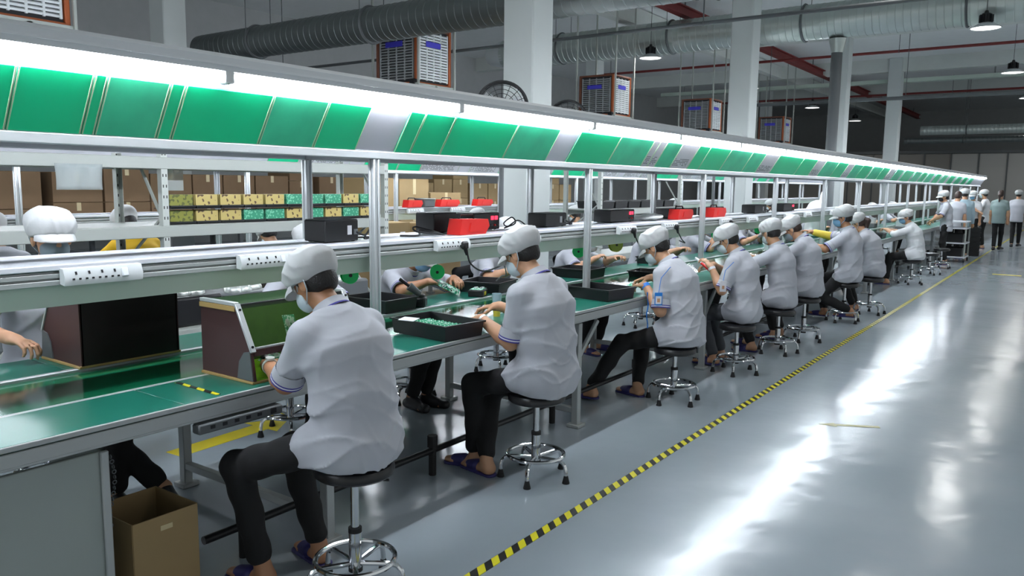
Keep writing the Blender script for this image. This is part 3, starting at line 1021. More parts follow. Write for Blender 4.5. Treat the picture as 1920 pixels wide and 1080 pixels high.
def person(label, x, y, face, lod=1, seat=.44, s=1.0, lean=(6, 14, 22), neck=40, head=30, yaw=0, lh=None, rh=None, lf=None, rf=None, lhd=None, rhd=None,
           shirt='shirt', trousers='trousers', cap='cap', mask='mask', hair='hair', skin='skin', tail=False, hatless=False, long_sleeve=False, footwear='sandal',
           curl=.7, group='workers', lpole=None, rpole=None, watch=None, bulk=1.0, knees=None, sidelean=0, leg=1.0, arm_sleeve=None):
    """face = world heading in degrees; hand and foot targets are world points (wrist and ankle)"""
    t = thing('person', label, 'person', (x, y, 0), math.radians(face), group)
    ca, sa = math.cos(math.radians(-face)), math.sin(math.radians(-face))
    def W(p):
        dx, dy = p[0] - x, p[1] - y
        return V(dx * ca - dy * sa, dx * sa + dy * ca, p[2])
    hb = (.0055, .008, .013)[lod]; hs = (.0075, .010, .015)[lod]
    stand = seat is None
    pel = V(0, 0, .93 * s if stand else seat + .117)
    sl = V(0, math.sin(math.radians(sidelean)), 0)
    sp = pel + (dr(lean[0]) + sl) * .20 * s
    ch = sp + (dr(lean[1]) + sl) * .18 * s
    nb = ch + (dr(lean[2]) + sl) * .165 * s
    la = dr(lean[2]); fwd = V(la[2], 0, -la[0])
    yy = V(0, 1, 0)
    # head frame
    hp = math.radians(head); yw = math.radians(yaw)
    u = V(math.sin(hp) * math.cos(yw), math.sin(hp) * math.sin(yw), math.cos(hp))
    f = V(math.cos(hp) * math.cos(yw), math.cos(hp) * math.sin(yw), -math.sin(hp))
    sd = np.cross(u, f)
    sk = nb + dr(neck) * .085 * s
    HC = sk + u * .085 * s + f * .012 * s
    RH = np.stack([f, sd, u], 1)
    q = s
    # arms
    S = {}
    for k, sg in (('l', 1), ('r', -1)):
        sh = nb - la * .082 * s + yy * sg * .162 * s * bulk + fwd * .012
        tg = lh if k == 'l' else rh
        tgt = W(tg) if tg is not None else (sh + V(.02, sg * .06, -.52) * s if stand else V(.40, sg * .10, .96))
        pole = (lpole if k == 'l' else rpole)
        pole = V(-.1, sg * 1.0, -.45) if pole is None else V(*pole)
        el, wr = ik(sh, tgt, .275 * s, .245 * s, pole)
        hd = (lhd if k == 'l' else rhd)
        if hd is not None:
            c2 = V(hd[0] * ca - hd[1] * sa, hd[0] * sa + hd[1] * ca, hd[2]); hd = nrm(c2)
        else:
            hd = nrm(wr - el)
        S[k] = (sh, el, wr, hd, sg)
    # legs
    Lg = {}
    for k, sg in (('l', 1), ('r', -1)):
        hip = pel + V(.02, sg * .088 * s, -.005)
        tg = lf if k == 'l' else rf
        tgt = W(tg) if tg is not None else (V(0.02, sg * .11, .085) if stand else V(.36, sg * .13, .085))
        kp = V(1, sg * .25, .25) if not stand else V(1, 0, 0)
        if knees is not None: kp = V(1, sg * (knees if not isinstance(knees, tuple) else knees[0 if k == 'l' else 1]), .25)
        kn, an = ik(hip, tgt, .425 * s * leg, .42 * s * leg, kp)
        td = nrm(V(1, sg * .18, 0))
        Lg[k] = (hip, kn, an, td, sg)

    # ---------------- body (one continuous surface)
    B = Sculpt(hb)
    B.cone(pel, sp, .10 * q, .095 * q, .04, (yy, 1.3)); B.cone(sp, ch, .095 * q, .10 * q, .04, (yy, 1.35)); B.cone(ch, nb, .10 * q, .05 * q, .04, (yy, 1.4))
    B.cone(nb - la * .02, sk + u * .03, .056 * q, .052 * q, .03)
    B.ell(HC + u * .022 * q - f * .012 * q, V(.099, .078, .100) * q, RH, .02)
    B.ell(HC - u * .05 * q + f * .028 * q, V(.062, .056, .070) * q, RH, .03)
    B.ell(HC - u * .105 * q + f * .062 * q, V(.024, .026, .020) * q, RH, .025)
    B.cone(HC + u * .012 * q + f * .088 * q, HC - u * .03 * q + f * .106 * q, .009 * q, .0135 * q, .014)
    B.cone(HC - u * .032 * q + f * .096 * q, HC - u * .034 * q + f * .094 * q, .017 * q, .017 * q, .012, (sd, 1.2))
    if lod < 2:
        for sg in (1, -1):
            B.ell(HC + f * .102 * q + u * .008 * q + sd * sg * .033 * q, V(.016, .018, .014) * q, RH, .015, 's')
            B.ell(HC + sd * sg * .079 * q - f * .012 * q - u * .018 * q, V(.020, .010, .034) * q, RH, .008)
            if lod == 0:
                B.ell(HC + sd * sg * .089 * q - f * .008 * q - u * .014 * q, V(.011, .006, .020) * q, RH, .005, 's')
        B.cone(HC - u * .068 * q + f * .083 * q - sd * .02 * q, HC - u * .068 * q + f * .083 * q + sd * .02 * q, .008 * q, .008 * q, .01)
    for k in 'lr':
        sh, el, wr, hd, sg = S[k]
        B.cone(sh - la * .01, el, .046 * q, .041 * q, .03)
        fm = el + (wr - el) * .3
        B.cone(el, fm, .042 * q, .045 * q, .02); B.cone(fm, wr, .045 * q, .028 * q, .02)
        # hand
        up = V(0, 0, 1) - hd * hd[2]
        n = -nrm(up) if np.linalg.norm(up) > .2 else V(1, 0, 0)          # palm normal, facing down
        sv = nrm(np.cross(hd, n)) * (1 if k == 'l' else -1)              # towards the thumb
        if (sv @ V(0, -sg, 0)) < 0: sv = -sv
        pc = wr + hd * .045 * q
        B.cone(wr, wr + hd * .03 * q, .025 * q, .026 * q, .015, (sv, 1.25))
        B.cone(wr + hd * .03 * q, wr + hd * .078 * q, .0155 * q, .0135 * q, .015, (sv, 2.5))
        fr = .0088 if lod == 0 else .0095
        if lod < 2:
            for i in range(4):
                base = wr + hd * (.086, .092, .088, .080)[i] * q + sv * (.030, .010, -.010, -.029)[i] * q
                ln = (.040, .045, .041, .033)[i] * q
                a = .25 + .15 * i * .3
                p = base
                for j, (fl, r0) in enumerate(((1, fr), (.66, fr * .93), (.5, fr * .86))):
                    dd = nrm(hd * math.cos(a) + n * math.sin(a) + sv * (.06 - .05 * i))
                    p2 = p + dd * ln * fl
                    B.cone(p, p2, r0 * q, r0 * .93 * q, .005)
                    p = p2; a += curl * (1.0 - .12 * j)
            p = wr + hd * .028 * q + sv * .026 * q
            d1 = nrm(hd * .7 + sv * .55 + n * .45); p2 = p + d1 * .042 * q
            B.cone(p, p2, .0125 * q, .0105 * q, .008)
            d2 = nrm(hd * .9 + sv * .12 + n * .5); B.cone(p2, p2 + d2 * .034 * q, .0100 * q, .0085 * q, .005)
        else:
            B.cone(wr + hd * .06 * q, nrm(hd + n * .5) * .06 * q + wr + hd * .06 * q, .016, .012, .02, (sv, 2.2))
    for k in 'lr':
        hip, kn, an, td, sg = Lg[k]
        B.cone(hip, kn, .06 * q, .045 * q, .03); B.cone(kn, an, .043 * q, .034 * q, .03)
        hl = an + V(0, 0, -.045) - td * .025
        B.cone(an, hl, .034 * q, .03 * q, .02)
        tz = V(0, 0, .028 - (an[2] - .085) * 0)
        bl = an + td * .13 * q; bl[2] = an[2] - .058
        B.cone(hl, bl, .030 * q, .024 * q, .03, (np.cross(td, V(0, 0, 1)), 1.25)); te = bl + td * .055 * q; te[2] -= .004
        B.cone(bl, te, .022 * q, .016 * q, .02, (np.cross(td, V(0, 0, 1)), 1.8))
    bo = sculpt_obj('body', B, skin, t)

    # ---------------- shirt
    C = Sculpt(hs)
    lo = pel + V(-.012, 0, -.03 if not stand else -.08)
    C.cone(lo, sp, .138 * q * bulk, .130 * q * bulk, .05, (yy, 1.30))
    C.cone(sp, ch, .130 * q * bulk, .136 * q * bulk, .05, (yy, 1.32))
    C.cone(ch, nb - la * .085 - fwd * .005, .136 * q * bulk, .092 * q, .06, (yy, 1.38))
    C.ell(nb - la * .03 - fwd * .012, V(.072, .085, .05) * q, np.stack([fwd, yy, la], 1), .06)
    for k in 'lr':
        sh, el, wr, hd, sg = S[k]
        C.cone(nb - la * .045 * q + yy * sg * .055 * q, sh, .056 * q, .064 * q, .055)
        if long_sleeve:
            C.cone(sh, el, .066 * q, .056 * q, .03); C.cone(el, wr - nrm(wr - el) * .02, .056 * q, .042 * q, .02)
        else:
            C.cone(sh, sh + (el - sh) * .62, .064 * q, .066 * q, .03)
            ce = sh + (el - sh) * .72
    if not stand:
        for k in 'lr':
            hip, kn = Lg[k][0], Lg[k][1]
            C.cone(hip + V(-.02, 0, .01), hip + (kn - hip) * .24 + V(0, 0, .012), .108 * q * bulk, .098 * q, .06)
        C.cut(V(0, 0, seat + .012), V(0, 0, -1))
    else: C.cut(pel + V(0, 0, -.13), V(0, 0, -1))
    C.cut(nb + la * .016 * s, la)
    if lod < 2:
        ph = (x * 7.3 + y * 3.1) % 6.28
        amp = .0095 if lod == 0 else .008
        z0 = pel[2]
        def disp(X, Y, Z):
            lowm = np.clip(1.25 - (Z - z0) / .42, .30, 1.0)
            rg = lambda p, e: (1 - np.abs(np.sin(p))) ** e
            mod = .5 + .5 * np.sin(9 * Y + 5 * Z + ph * 2) * np.sin(7 * X - 6 * Z + ph)
            w = rg(15 * Z + 9 * np.abs(Y) + 5 * X + .9 * np.sin(14 * Y + ph) + ph, 3) * (.4 + mod) + .7 * rg(9 * Z - 13 * Y * np.sign(np.sin(ph)) + 1.3 * np.sin(8 * X + 9 * Z) + ph, 4) * (1.3 - mod) + .5 * rg(17 * Y + 4 * Z + 6 * X + 2 * ph, 3) * np.clip((Z - z0) / .3, 0, 1)
            w = w + .55 * rg(24 * Z - 17 * np.abs(Y) + 9 * X + 1.4 * np.sin(17 * Y + 8 * Z + ph), 4) * (1.2 - mod)
            sm = .35 * np.sin(24 * Z + 13 * Y + 8 * X + 2 * np.sin(11 * Y) + ph)
            return -amp * (lowm * w * 1.25 + .35 * lowm * sm) + amp * .35
        C.disp = disp
    so = sculpt_obj('shirt', C, shirt, t)
    if lod < 2:
        # collar with coloured edge
        b = MB(); n = 28; rows = []
        cc = nb - la * .006 * s
        tn = nrm(dr(neck) * .6 + la * .4); tf = nrm(np.cross(yy, tn))
        for hgt, ra in ((-.002, .0875), (.007, .084), (.034, .075), (.043, .074), (.043, .068), (.010, .064)):
            rows.append([cc + tn * hgt * q + tf * (math.cos(2 * PI * i / n) * ra * 1.02 * q + .006) + yy * math.sin(2 * PI * i / n) * ra * q for i in range(n)])
        vs = [p for r in rows for p in r]
        for r in range(len(rows) - 1):
            fs = [(r * n + i, r * n + (i + 1) % n, (r + 1) * n + (i + 1) % n, (r + 1) * n + i) for i in range(n)]
            o = len(b.v)
            for fc in fs: b.f.append(fc); b.mi.append(1 if r == 0 else 0)
        b.v = [tuple(v) for v in vs]
        b.obj('collar', [shirt, 'stripeblue' if shirt == 'shirt' else shirt], so)
        if not long_sleeve:
            for k in 'lr':
                sh, el, wr, hd, sg = S[k]
                ax = nrm(el - sh); a1 = nrm(np.cross(ax, V(.3, .2, 1))); a2 = np.cross(ax, a1)
                cb = sh + (el - sh) * .62
                L0 = .066 * q
                prof = ((-.02, .0665), (.012, .0715), (.024, .0722), (.031, .0724), (.038, .0724), (.046, .0722), (.046, .064), (.0, .058))
                b = MB(); n = 24
                b.v = [tuple(cb + ax * (hh + .035) * q + a1 * math.cos(2 * PI * i / n) * rr * q + a2 * math.sin(2 * PI * i / n) * rr * q) for hh, rr in prof for i in range(n)]
                mm = (0, 0, 1, 2, 1, 0, 0)
                for r in range(len(prof) - 1):
                    for i in range(n):
                        b.f.append((r * n + i, r * n + (i + 1) % n, (r + 1) * n + (i + 1) % n, (r + 1) * n + i)); b.mi.append(mm[r])
                b.obj('sleeve_cuff', [shirt, 'stripeblue' if shirt == 'shirt' else shirt, 'stripewhite' if shirt == 'shirt' else shirt], so)

    # ---------------- trousers
    C = Sculpt(hs)
    C.ell(pel + V(.0, 0, -.002 if not stand else -.01), V(.125, .172, .097) * q if not stand else V(.115, .16, .12) * q, None, .04)
    for k in 'lr':
        hip, kn, an, td, sg = Lg[k]
        C.cone(hip + V(0, 0, .004), kn, .084 * q, .066 * q, .05); C.cone(kn, an + (kn - an) * .12, .066 * q, .052 * q, .03)
    if lod < 2:
        C.disp = lambda X, Y, Z: .003 * (np.sin(40 * Z + 22 * X + 11 * Y) + np.sin(52 * X - 19 * Z + 2 * np.sin(20 * Y)))
    if not stand: C.cut(V(0, 0, seat + .003), V(0, 0, -1)) if False else None
    sculpt_obj('trousers', C, trousers, t)

    # ---------------- shoes or sandals
    for k in 'lr':
        hip, kn, an, td, sg = Lg[k]
        sv = np.cross(td, V(0, 0, 1))
        F = Sculpt(min(hb, .008))
        z = an[2] - .079
        a = an - td * .04; a[2] = z; c = an + td * .175 * q; c[2] = z
        if footwear == 'sandal':
            F.cone(a, c, .030, .032, .01, (sv, 1.35)); F.cut(V(0, 0, z + .008), V(0, 0, 1)); F.cut(V(0, 0, z - .008), V(0, 0, -1))
            F.cone(an + td * .085 * q + V(0, 0, -.052), an + td * .125 * q + V(0, 0, -.058), .035 * q, .032 * q, .01, (sv, 1.22))
            F.ops[-1], F.ops[-2], F.ops[-3] = F.ops[-2], F.ops[-3], F.ops[-1]
            F.ops = [o for o in F.ops]
            # sole cut first, strap over the instep after it
            st = [o for o in F.ops if o[4] == 'u']; cu = [o for o in F.ops if o[4] == 'i']
            F.ops = [st[-1]] + cu + [st[0]] if st[0][1] is None else F.ops
            G = Sculpt(min(hb, .008))
            G.cone(a, c, .030, .032, .01, (sv, 1.35)); G.cut(V(0, 0, z + .008), V(0, 0, 1)); G.cut(V(0, 0, z - .008), V(0, 0, -1))
            G.cone(an + td * .075 * q + V(0, 0, -.05), an + td * .13 * q + V(0, 0, -.058), .036 * q, .033 * q, .006, (sv, 1.25))
            sculpt_obj('sandal', G, 'sandal', t)
        else:
            a[2] = z + .03; c[2] = z + .024
            F.cone(a, c, .040, .033, .02, (sv, 1.2)); F.cone(an + V(0, 0, -.01), an + td * .1 + V(0, 0, -.05), .042, .036, .02); F.cut(V(0, 0, z - .004), V(0, 0, -1))
            sculpt_obj('shoe', F, 'shoe', t)

    # ---------------- hair, cap, mask, eyes
    Hh = Sculpt(hb)
    Hh.ell(HC + u * .024 * q - f * .014 * q, V(.106, .086, .108) * q, RH, .02)
    Hh.ell(HC - u * .035 * q - f * .062 * q, V(.045, .062, .05) * q, RH, .03)
    if not tail or lod < 2:
        Hh.cut(HC - f * .0 + u * (-.01) * q + f * .018 * q, nrm(f * 1.0 - u * .55))
    Hh.cut(HC - u * .076 * q, -u)
    if tail:
        Hh.cone(HC - f * .10 * q + u * .02 * q, HC - f * .15 * q - u * .04 * q, .03, .035, .02)
        Hh.cone(HC - f * .15 * q - u * .04 * q, HC - f * .14 * q + V(0, 0, -.26), .036, .014, .02)
        Hh.ops = [o for o in Hh.ops if o[4] == 'u'][:2] + [o for o in Hh.ops if o[4] == 'i'] + [o for o in Hh.ops if o[4] == 'u'][2:]
    ho = sculpt_obj('hair', Hh, hair, t)
    if cap:
        K = Sculpt(hb)
        K.ell(HC + u * .060 * q - f * .022 * q, V(.130, .114, .086) * q, RH, .02)
        K.ell(HC + u * .022 * q - f * .012 * q, V(.114, .096, .06) * q, RH, .03)
        K.cut(HC - u * .002 * q, nrm(-u + f * .26))
        if lod < 2:
            c0 = HC.copy()
            pz0 = (x * 5.1 + y * 2.3) % 6.28
            gather = .0034 if 'gathered' in label else .0014
            def disp(X, Y, Z):
                px, py, pz = X - c0[0], Y - c0[1], Z - c0[2]
                a = px * f[0] + py * f[1] + pz * f[2]; bb = px * sd[0] + py * sd[1] + pz * sd[2]; h2 = px * u[0] + py * u[1] + pz * u[2]
                ang = np.arctan2(bb, a + .01)
                rg = lambda p, e: (1 - np.abs(np.sin(p))) ** e
                env = np.clip((h2 - .012) / .03, 0, 1)
                fl = gather * np.sin(13 * ang + 18 * h2 + 2 * np.sin(3 * ang)) * np.clip(1.3 - h2 / .11, 0, 1)
                cr = rg(17 * a + 11 * bb + 1.6 * np.sin(24 * bb + 9 * h2) + pz0, 3) * (.6 + .4 * np.sin(31 * bb + pz0)) + .8 * rg(14 * bb - 19 * h2 + 1.5 * np.sin(22 * a) + 2 * pz0, 3)
                return env * (fl + .003 - .0078 * cr)
            K.disp = disp
        ko = sculpt_obj('cap', K, cap, t)
        b = MB(); n = 15; top = []; bot = []
        for row, (ext, drop) in enumerate(((-.012, -.006), (.022, .004), (.044, .014), (.060, .026))):
            for i in range(n):
                a = math.radians(-64 + 128 * i / (n - 1))
                e = ext * (math.cos(a * 1.35) ** .7 if row else 1)
                R1, R2 = .108 + e, .094 + e * .6
                p = HC + u * (.022 - drop - .010 * (1 - math.cos(a))) * q + f * (R1 * math.cos(a) - .008) * q + sd * R2 * math.sin(a) * q
                top.append(p + u * .003); bot.append(p - u * .003)
        m4 = len(top); fs = []
        for r in range(3):
            for i in range(n - 1):
                a = r * n + i
                fs.append((a, a + n, a + n + 1, a + 1)); fs.append((m4 + a, m4 + a + 1, m4 + a + n + 1, m4 + a + n))
        for i in range(n - 1):
            a = 3 * n + i; fs.append((a, m4 + a, m4 + a + 1, a + 1)); fs.append((i, i + 1, m4 + i + 1, m4 + i))
        for r in range(3):
            for i in (0, n - 1):
                a = r * n + i; z = (a, m4 + a, m4 + a + n, a + n); fs.append(z if i else z[::-1])
        b.add(top + bot, fs); b.obj('brim', cap, ko)
    if mask:
        K = Sculpt(hb)
        K.ell(HC - u * .058 * q + f * .042 * q, V(.074, .064, .064) * q, RH, .02)
        K.cone(HC - u * .025 * q + f * .09 * q, HC - u * .05 * q + f * .095 * q, .024, .024, .02)
        K.cut(HC + f * .030 * q, -f + u * .0); K.cut(HC - u * .004 * q, u)
        b = MB()
        if lod < 2:
            for sg in (1, -1):
                P = [HC + f * .045 * q - u * .02 * q + sd * sg * .062 * q, HC + f * .01 * q + u * .012 * q + sd * sg * .080 * q, HC - f * .028 * q + u * .016 * q + sd * sg * .088 * q, HC - f * .040 * q - u * .01 * q + sd * sg * .088 * q, HC - f * .026 * q - u * .045 * q + sd * sg * .080 * q, HC + f * .032 * q - u * .088 * q + sd * sg * .056 * q]
                b.tube(P, .0024 * q, 6)
        sculpt_obj('face_mask', K, mask, t, b)
    if lod < 2:
        for sg in (1, -1):
            b = MB(); c = HC + f * .078 * q + u * .008 * q + sd * sg * .033 * q
            b.lathe([(.0115 * math.sin(a), .0115 * math.cos(a)) for a in [PI * i / 8 for i in range(9)]], tuple(c), n=12)
            e = b.obj('eye', 'eyew', t)
            b = MB(); c2 = c + f * .0095
            b.lathe([(.005 * math.sin(a), .005 * math.cos(a)) for a in [PI * i / 6 for i in range(7)]], tuple(c2), n=10); b.obj('iris', 'black', e)
    if arm_sleeve:
        sh, el, wr, hd, sg = S[arm_sleeve]
        K = Sculpt(hs); K.cone(el + (sh - el) * .05, wr - nrm(wr - el) * .03, .056 * q, .044 * q, .02); sculpt_obj('arm_sleeve', K, 'glove', t)
    return t, dict(S=S, HC=HC, f=f, u=u, sd=sd, nb=nb, pel=pel)


def worn_band(t, info, k, m, name, frac=.96, r=.033, w=.012, face=False):
    sh, el, wr, hd, sg = info['S'][k]
    ax = nrm(wr - el); c = el + (wr - el) * frac
    a1 = nrm(np.cross(ax, V(0, 0, 1))); a2 = np.cross(a1, ax)
    b = MB(); n = 20
    prof = ((-w, r - .003), (-w, r), (w, r), (w, r - .003))
    b.v = [tuple(c + ax * h + a1 * math.cos(2 * PI * i / n) * q + a2 * math.sin(2 * PI * i / n) * q) for h, q in prof for i in range(n)]
    for r_ in range(3):
        for i in range(n):
            b.f.append((r_ * n + i, r_ * n + (i + 1) % n, (r_ + 1) * n + (i + 1) % n, (r_ + 1) * n + i)); b.mi.append(0)
    if face:
        b.cyl(c + a2 * (r - .002), c + a2 * (r + .008), .019, n=20)
    o = b.obj(name, m, t)
    return o


PEOPLE = {}
def P(key, *a, **k):
    PEOPLE[key] = person(*a, **k)
    return PEOPLE[key]


def put_stool(x, y, rot, label, H=.44): return stool((x, y, 0), rot, label, H)

# ---- near side, all facing the near bench (heading 180)
t, i = P('p1', 'nearest seated worker in grey polo seen from behind, holding a board in the inspection box', -2.32, 2.18, 180, 0, .56, .965, (5, 13, 26), 52, 34, 4,
  lh=(-2.79, 2.12, .915), rh=(-2.84, 2.43, .915), lf=(-2.70, 1.99, .085), rf=(-2.67, 2.27, .085), lhd=(-.75, .6, .05), rhd=(-.8, -.25, .45), hair='hair', lpole=(.1, .12, -1), rpole=(-.2, -.6, -.7), bulk=1.10, leg=1.13, knees=(.55, -.15), skin='skin2')
worn_band(t, i, 'l', 'solder', 'wristwatch', .95, .034, .008, True)
put_stool(-2.36, 2.20, .2, 'black round stool under the nearest seated worker', .56)
t, i = P('p2', 'second seated worker from the camera in grey polo and white cap with a wrist strap', -2.42, 3.75, 180, 0, .51, 1.03, (3, 8, 16), 46, 30, 0,
  lh=(-2.78, 3.60, .925), rh=(-2.86, 3.88, .96), lf=(-2.87, 3.66, .085), rf=(-2.74, 3.60, .085), lhd=(-.85, .4, -.1), rhd=(-.85, -.3, -.1), lpole=(.1, .0, -1), rpole=(-.2, -.6, -.8), bulk=1.10, knees=.1, skin='skin')
worn_band(t, i, 'l', 'solder', 'wrist_strap', .97, .034, .006)
put_stool(-2.49, 3.75, 1.0, 'black round stool under the second worker from the camera', .51)
t, i = P('p3', 'third seated worker from the camera in grey polo with a blue wristband', -2.50, 5.86, 180, 0, .445, 1.03, (7, 15, 26), 50, 36, 0,
  lh=(-2.76, 5.68, .925), rh=(-2.82, 5.92, .96), lf=(-3.08, 5.42, .10), rf=(-2.84, 5.76, .085), lhd=(-.9, .25, -.1), rhd=(-.9, -.25, -.15), lpole=(-.1, .2, -1), rpole=(0, -1, -.1), knees=.55, bulk=1.08, skin='skin')
worn_band(t, i, 'l', 'band', 'wristband', .97, .034, .014)
put_stool(-2.54, 5.80, .5, 'black round stool under the third worker with the blue wristband', .445)
t, i = P('p4', 'fourth seated worker from the camera in dark grey jeans holding a red tool', -2.47, 7.20, 180, 1, .455, .98, (5, 10, 20), 46, 30, 4,
  lh=(-2.74, 7.0, .965), rh=(-2.80, 7.22, .97), lf=(-2.76, 7.20, .10), rf=(-2.76, 7.40, .10), lhd=(-.6, .2, .5), rhd=(-.8, -.3, -.1), trousers='jeans', knees=(-.15, .3), lpole=(-.1, .3, -1), footwear='sandal')
worn_band(t, i, 'l', 'stripewhite', 'wristband', .95, .033, .012)
put_stool(-2.50, 7.08, .9, 'black round stool under the fourth worker in jeans', .455)
P('p5', 'fifth seated worker from the camera in gathered white cap seen from behind', -2.47, 8.32, 180, 1, .457, .98, (4, 9, 16), 36, 22, -28, rf=(-2.84, 8.4, .085), lf=(-2.7, 8.1, .085))
put_stool(-2.47, 8.22, .1, 'black round stool under the fifth worker with gathered cap', .457)
P('p6', 'sixth seated worker from the camera in grey polo bending over a grey mask', -2.42, 9.15, 180, 1, .49, 1.0, (5, 11, 22), 56, 38, 6, lf=(-2.73, 8.95, .085), rf=(-2.72, 9.12, .085), knees=(.15, -.2), mask='maskgrey', hair='hairbrown')
put_stool(-2.45, 9.09, .7, 'black round stool under the sixth worker with brown hair', .49)
P('p7', 'taller seated worker in blue mask looking up along the line, yellow sleeve on one arm', -2.36, 10.75, 180, 1, .51, 1.03, (2, 5, 12), 30, 12, 10, mask='maskblue', cap='capgrey', skin='skin2', arm_sleeve='r',
  rh=(-2.90, 10.95, 1.12), lf=(-2.30, 10.65, .16), rf=(-2.66, 10.8, .12), knees=.5)
put_stool(-2.40, 10.72, .4, 'black round stool under the taller worker in blue mask', .51)
P('p8', 'seated worker in grey top with ponytail behind the taller worker', -2.26, 11.72, 180, 1, .50, .96, (8, 18, 30), 46, 30, 0, cap='capgrey', hair='hairbrown', tail=True, lf=(-2.52, 11.78, .085), rf=(-2.52, 11.90, .085))
put_stool(-2.28, 11.66, .2, 'black round stool under the worker with ponytail', .50)
P('p9', 'seated worker in white long sleeved top and bright blue mask facing the bench', -2.36, 15.8, 180, 1, .44, .98, (8, 16, 26), 36, 16, 20, shirt='shirtwhite', mask='maskblue', long_sleeve=True, hair='hairbrown', rh=(-2.88, 15.9, .965), lh=(-2.86, 15.7, .965), rf=(-2.86, 15.8, .085), lf=(-2.78, 15.5, .085))
put_stool(-2.43, 15.84, .6, 'black round stool under the worker in the white long sleeved top')

# ---- far side of the near bench, facing the aisle (heading 0)
fs = dict(lod=1, seat=.44)
P('f1', 'worker beyond the dark inspection box, white peaked cap bowed over the shelf', -4.39, 1.93, 0, 1, .56, 1.05, (4, 9, 14), 20, 6, -10, lh=(-4.10, 2.12, .93), rh=(-4.02, 1.60, .965), rpole=(-.2, -1, -.35), lpole=(0, 1, -.3), rf=(-3.80, 2.22, .085), lf=(-3.95, 2.02, .085), bulk=1.1, footwear='shoe', mask='maskgrey')
P('f2', 'worker beyond the glazed inspection box, only the cap showing over the shelf', -4.41, 3.55, 0, 1, .46, 1.02, (4, 10, 16), 34, 34, 0, lh=(-4.06, 3.52, .965), rh=(-4.06, 3.38, .965))
P('f3', 'worker beyond the bench in blue mask handling a board under a green reel', -4.38, 4.52, 0, 1, .44, 1.0, (9, 20, 32), 60, 34, -4, mask='maskblue', rh=(-3.96, 4.46, .97), lh=(-3.94, 4.74, .97), rhd=(.6, .5, -.05), lhd=(.7, -.4, -.05), rf=(-4.04, 4.36, .085), lf=(-4.0, 4.48, .085), knees=-.05, rpole=(-.05, -1, -.25), footwear='shoe', skin='skin2')
P('f4', 'worker beyond the bench leaning low behind the black tray, white cap above the shelf', -4.38, 5.75, 0, 1, .44, 1.04, (6, 14, 22), 34, 26, 0, lh=(-3.96, 5.85, .97), rh=(-3.98, 5.6, .97), rf=(-3.95, 5.6, .085), lf=(-3.95, 5.9, .085))
P('f5', 'worker beyond the bench beside a white and green reel, hand at the tray', -4.38, 7.05, 0, 1, .44, 1.0, (10, 22, 34), 60, 34, 0, lh=(-3.92, 7.35, .955), rh=(-3.95, 6.95, .97))
P('f6', 'worker beyond the bench in pale grey polo with forearm laid along the mat', -4.36, 8.75, 0, 1, .44, 1.02, (9, 20, 32), 56, 32, 0, lh=(-3.88, 8.98, .955), rh=(-3.88, 8.78, .955), rpole=(-.05, -1, -.3))
P('f7', 'worker beyond the bench with one bare forearm raised', -4.36, 10.25, 0, 1, .44, 1.0, (8, 18, 28), 50, 30, 0, lh=(-3.92, 10.5, .965), rh=(-3.95, 10.2, 1.1), rpole=(0, -.5, -1))
P('f8', 'worker beyond the bench farther along, both hands on small parts', -4.36, 11.95, 0, 1, .44, 1.0, (8, 16, 28), 50, 30, 0, lh=(-3.94, 12.05, .96), rh=(-3.94, 11.8, .97), lf=(-3.98, 12.15, .085), rf=(-3.98, 11.95, .085))
P('f9', 'worker beyond the bench almost hidden past the taller worker', -4.36, 13.6, 0, 2, .44, 1.0, (8, 16, 26), 40, 24, 0)
for xx, yy_, r, lab in ((-4.29, 3.42, .3, 'stool under the far side of the bench below the glazed inspection box'), (-4.22, 4.55, .9, 'stool under the far side worker with the blue mask'), (-4.31, 5.80, .2, 'stool under the far side worker behind the black tray'),
                        (-4.44, 1.93, .7, 'stool under the far side worker beyond the dark box'), (-4.3, 7.05, .5, 'stool under the far side worker beside the white and green reel'), (-4.3, 8.75, .8, 'stool under the far side worker with forearm on the mat'),
                        (-4.3, 10.25, .1, 'stool under the far side worker with raised forearm'), (-4.3, 11.95, .6, 'stool under the far side worker handling small parts')):
    put_stool(xx, yy_, r, 'black ' + lab, .56 if 'dark box' in lab else (.46 if 'glazed' in lab else .44))

# ---- second line, near side, only caps and shoulders showing
for k, (xx, yy_, sc, lab, kw) in enumerate((
        (-6.55, 2.62, 1.02, 'worker at the second bench, white cap at the left edge of view', dict(hi=.50, lf=(-6.78, 2.56, .085), rf=(-6.78, 2.74, .085), knees=(-.1, .3))),
        (-6.60, 3.72, .985, 'worker in yellow vest at the second bench with white cap bent forward', dict(shirt='shirtyellow', lean=(4, 12, 22), head=44, neck=46, hi=.575)),
        (-6.55, 5.25, .96, 'worker at the second bench left of the white posts, shoulders only', dict(lean=(12, 26, 40), head=40)),
        (-6.55, 8.62, .98, 'worker at the second bench in front of the big square column', {}),
        (-6.55, 11.2, .98, 'worker at the second bench beyond the big square column', {}),
        (-6.5, 15.0, 1.08, 'worker at the second bench with cap above the black trays', {}),
        (-6.5, 21.0, 1.0, 'worker far along the second bench behind the white sack', {}))):
    a = dict(lean=(6, 12, 20), neck=38, head=24); a.update(kw)
    hi = a.pop('hi', .46)
    person(lab, xx, yy_, 180, 2, hi, sc, group='workers at the second bench', **a)
    put_stool(xx - .05, yy_, .3, 'black stool at the second bench, ' + nth(k) + ' from the left', hi)

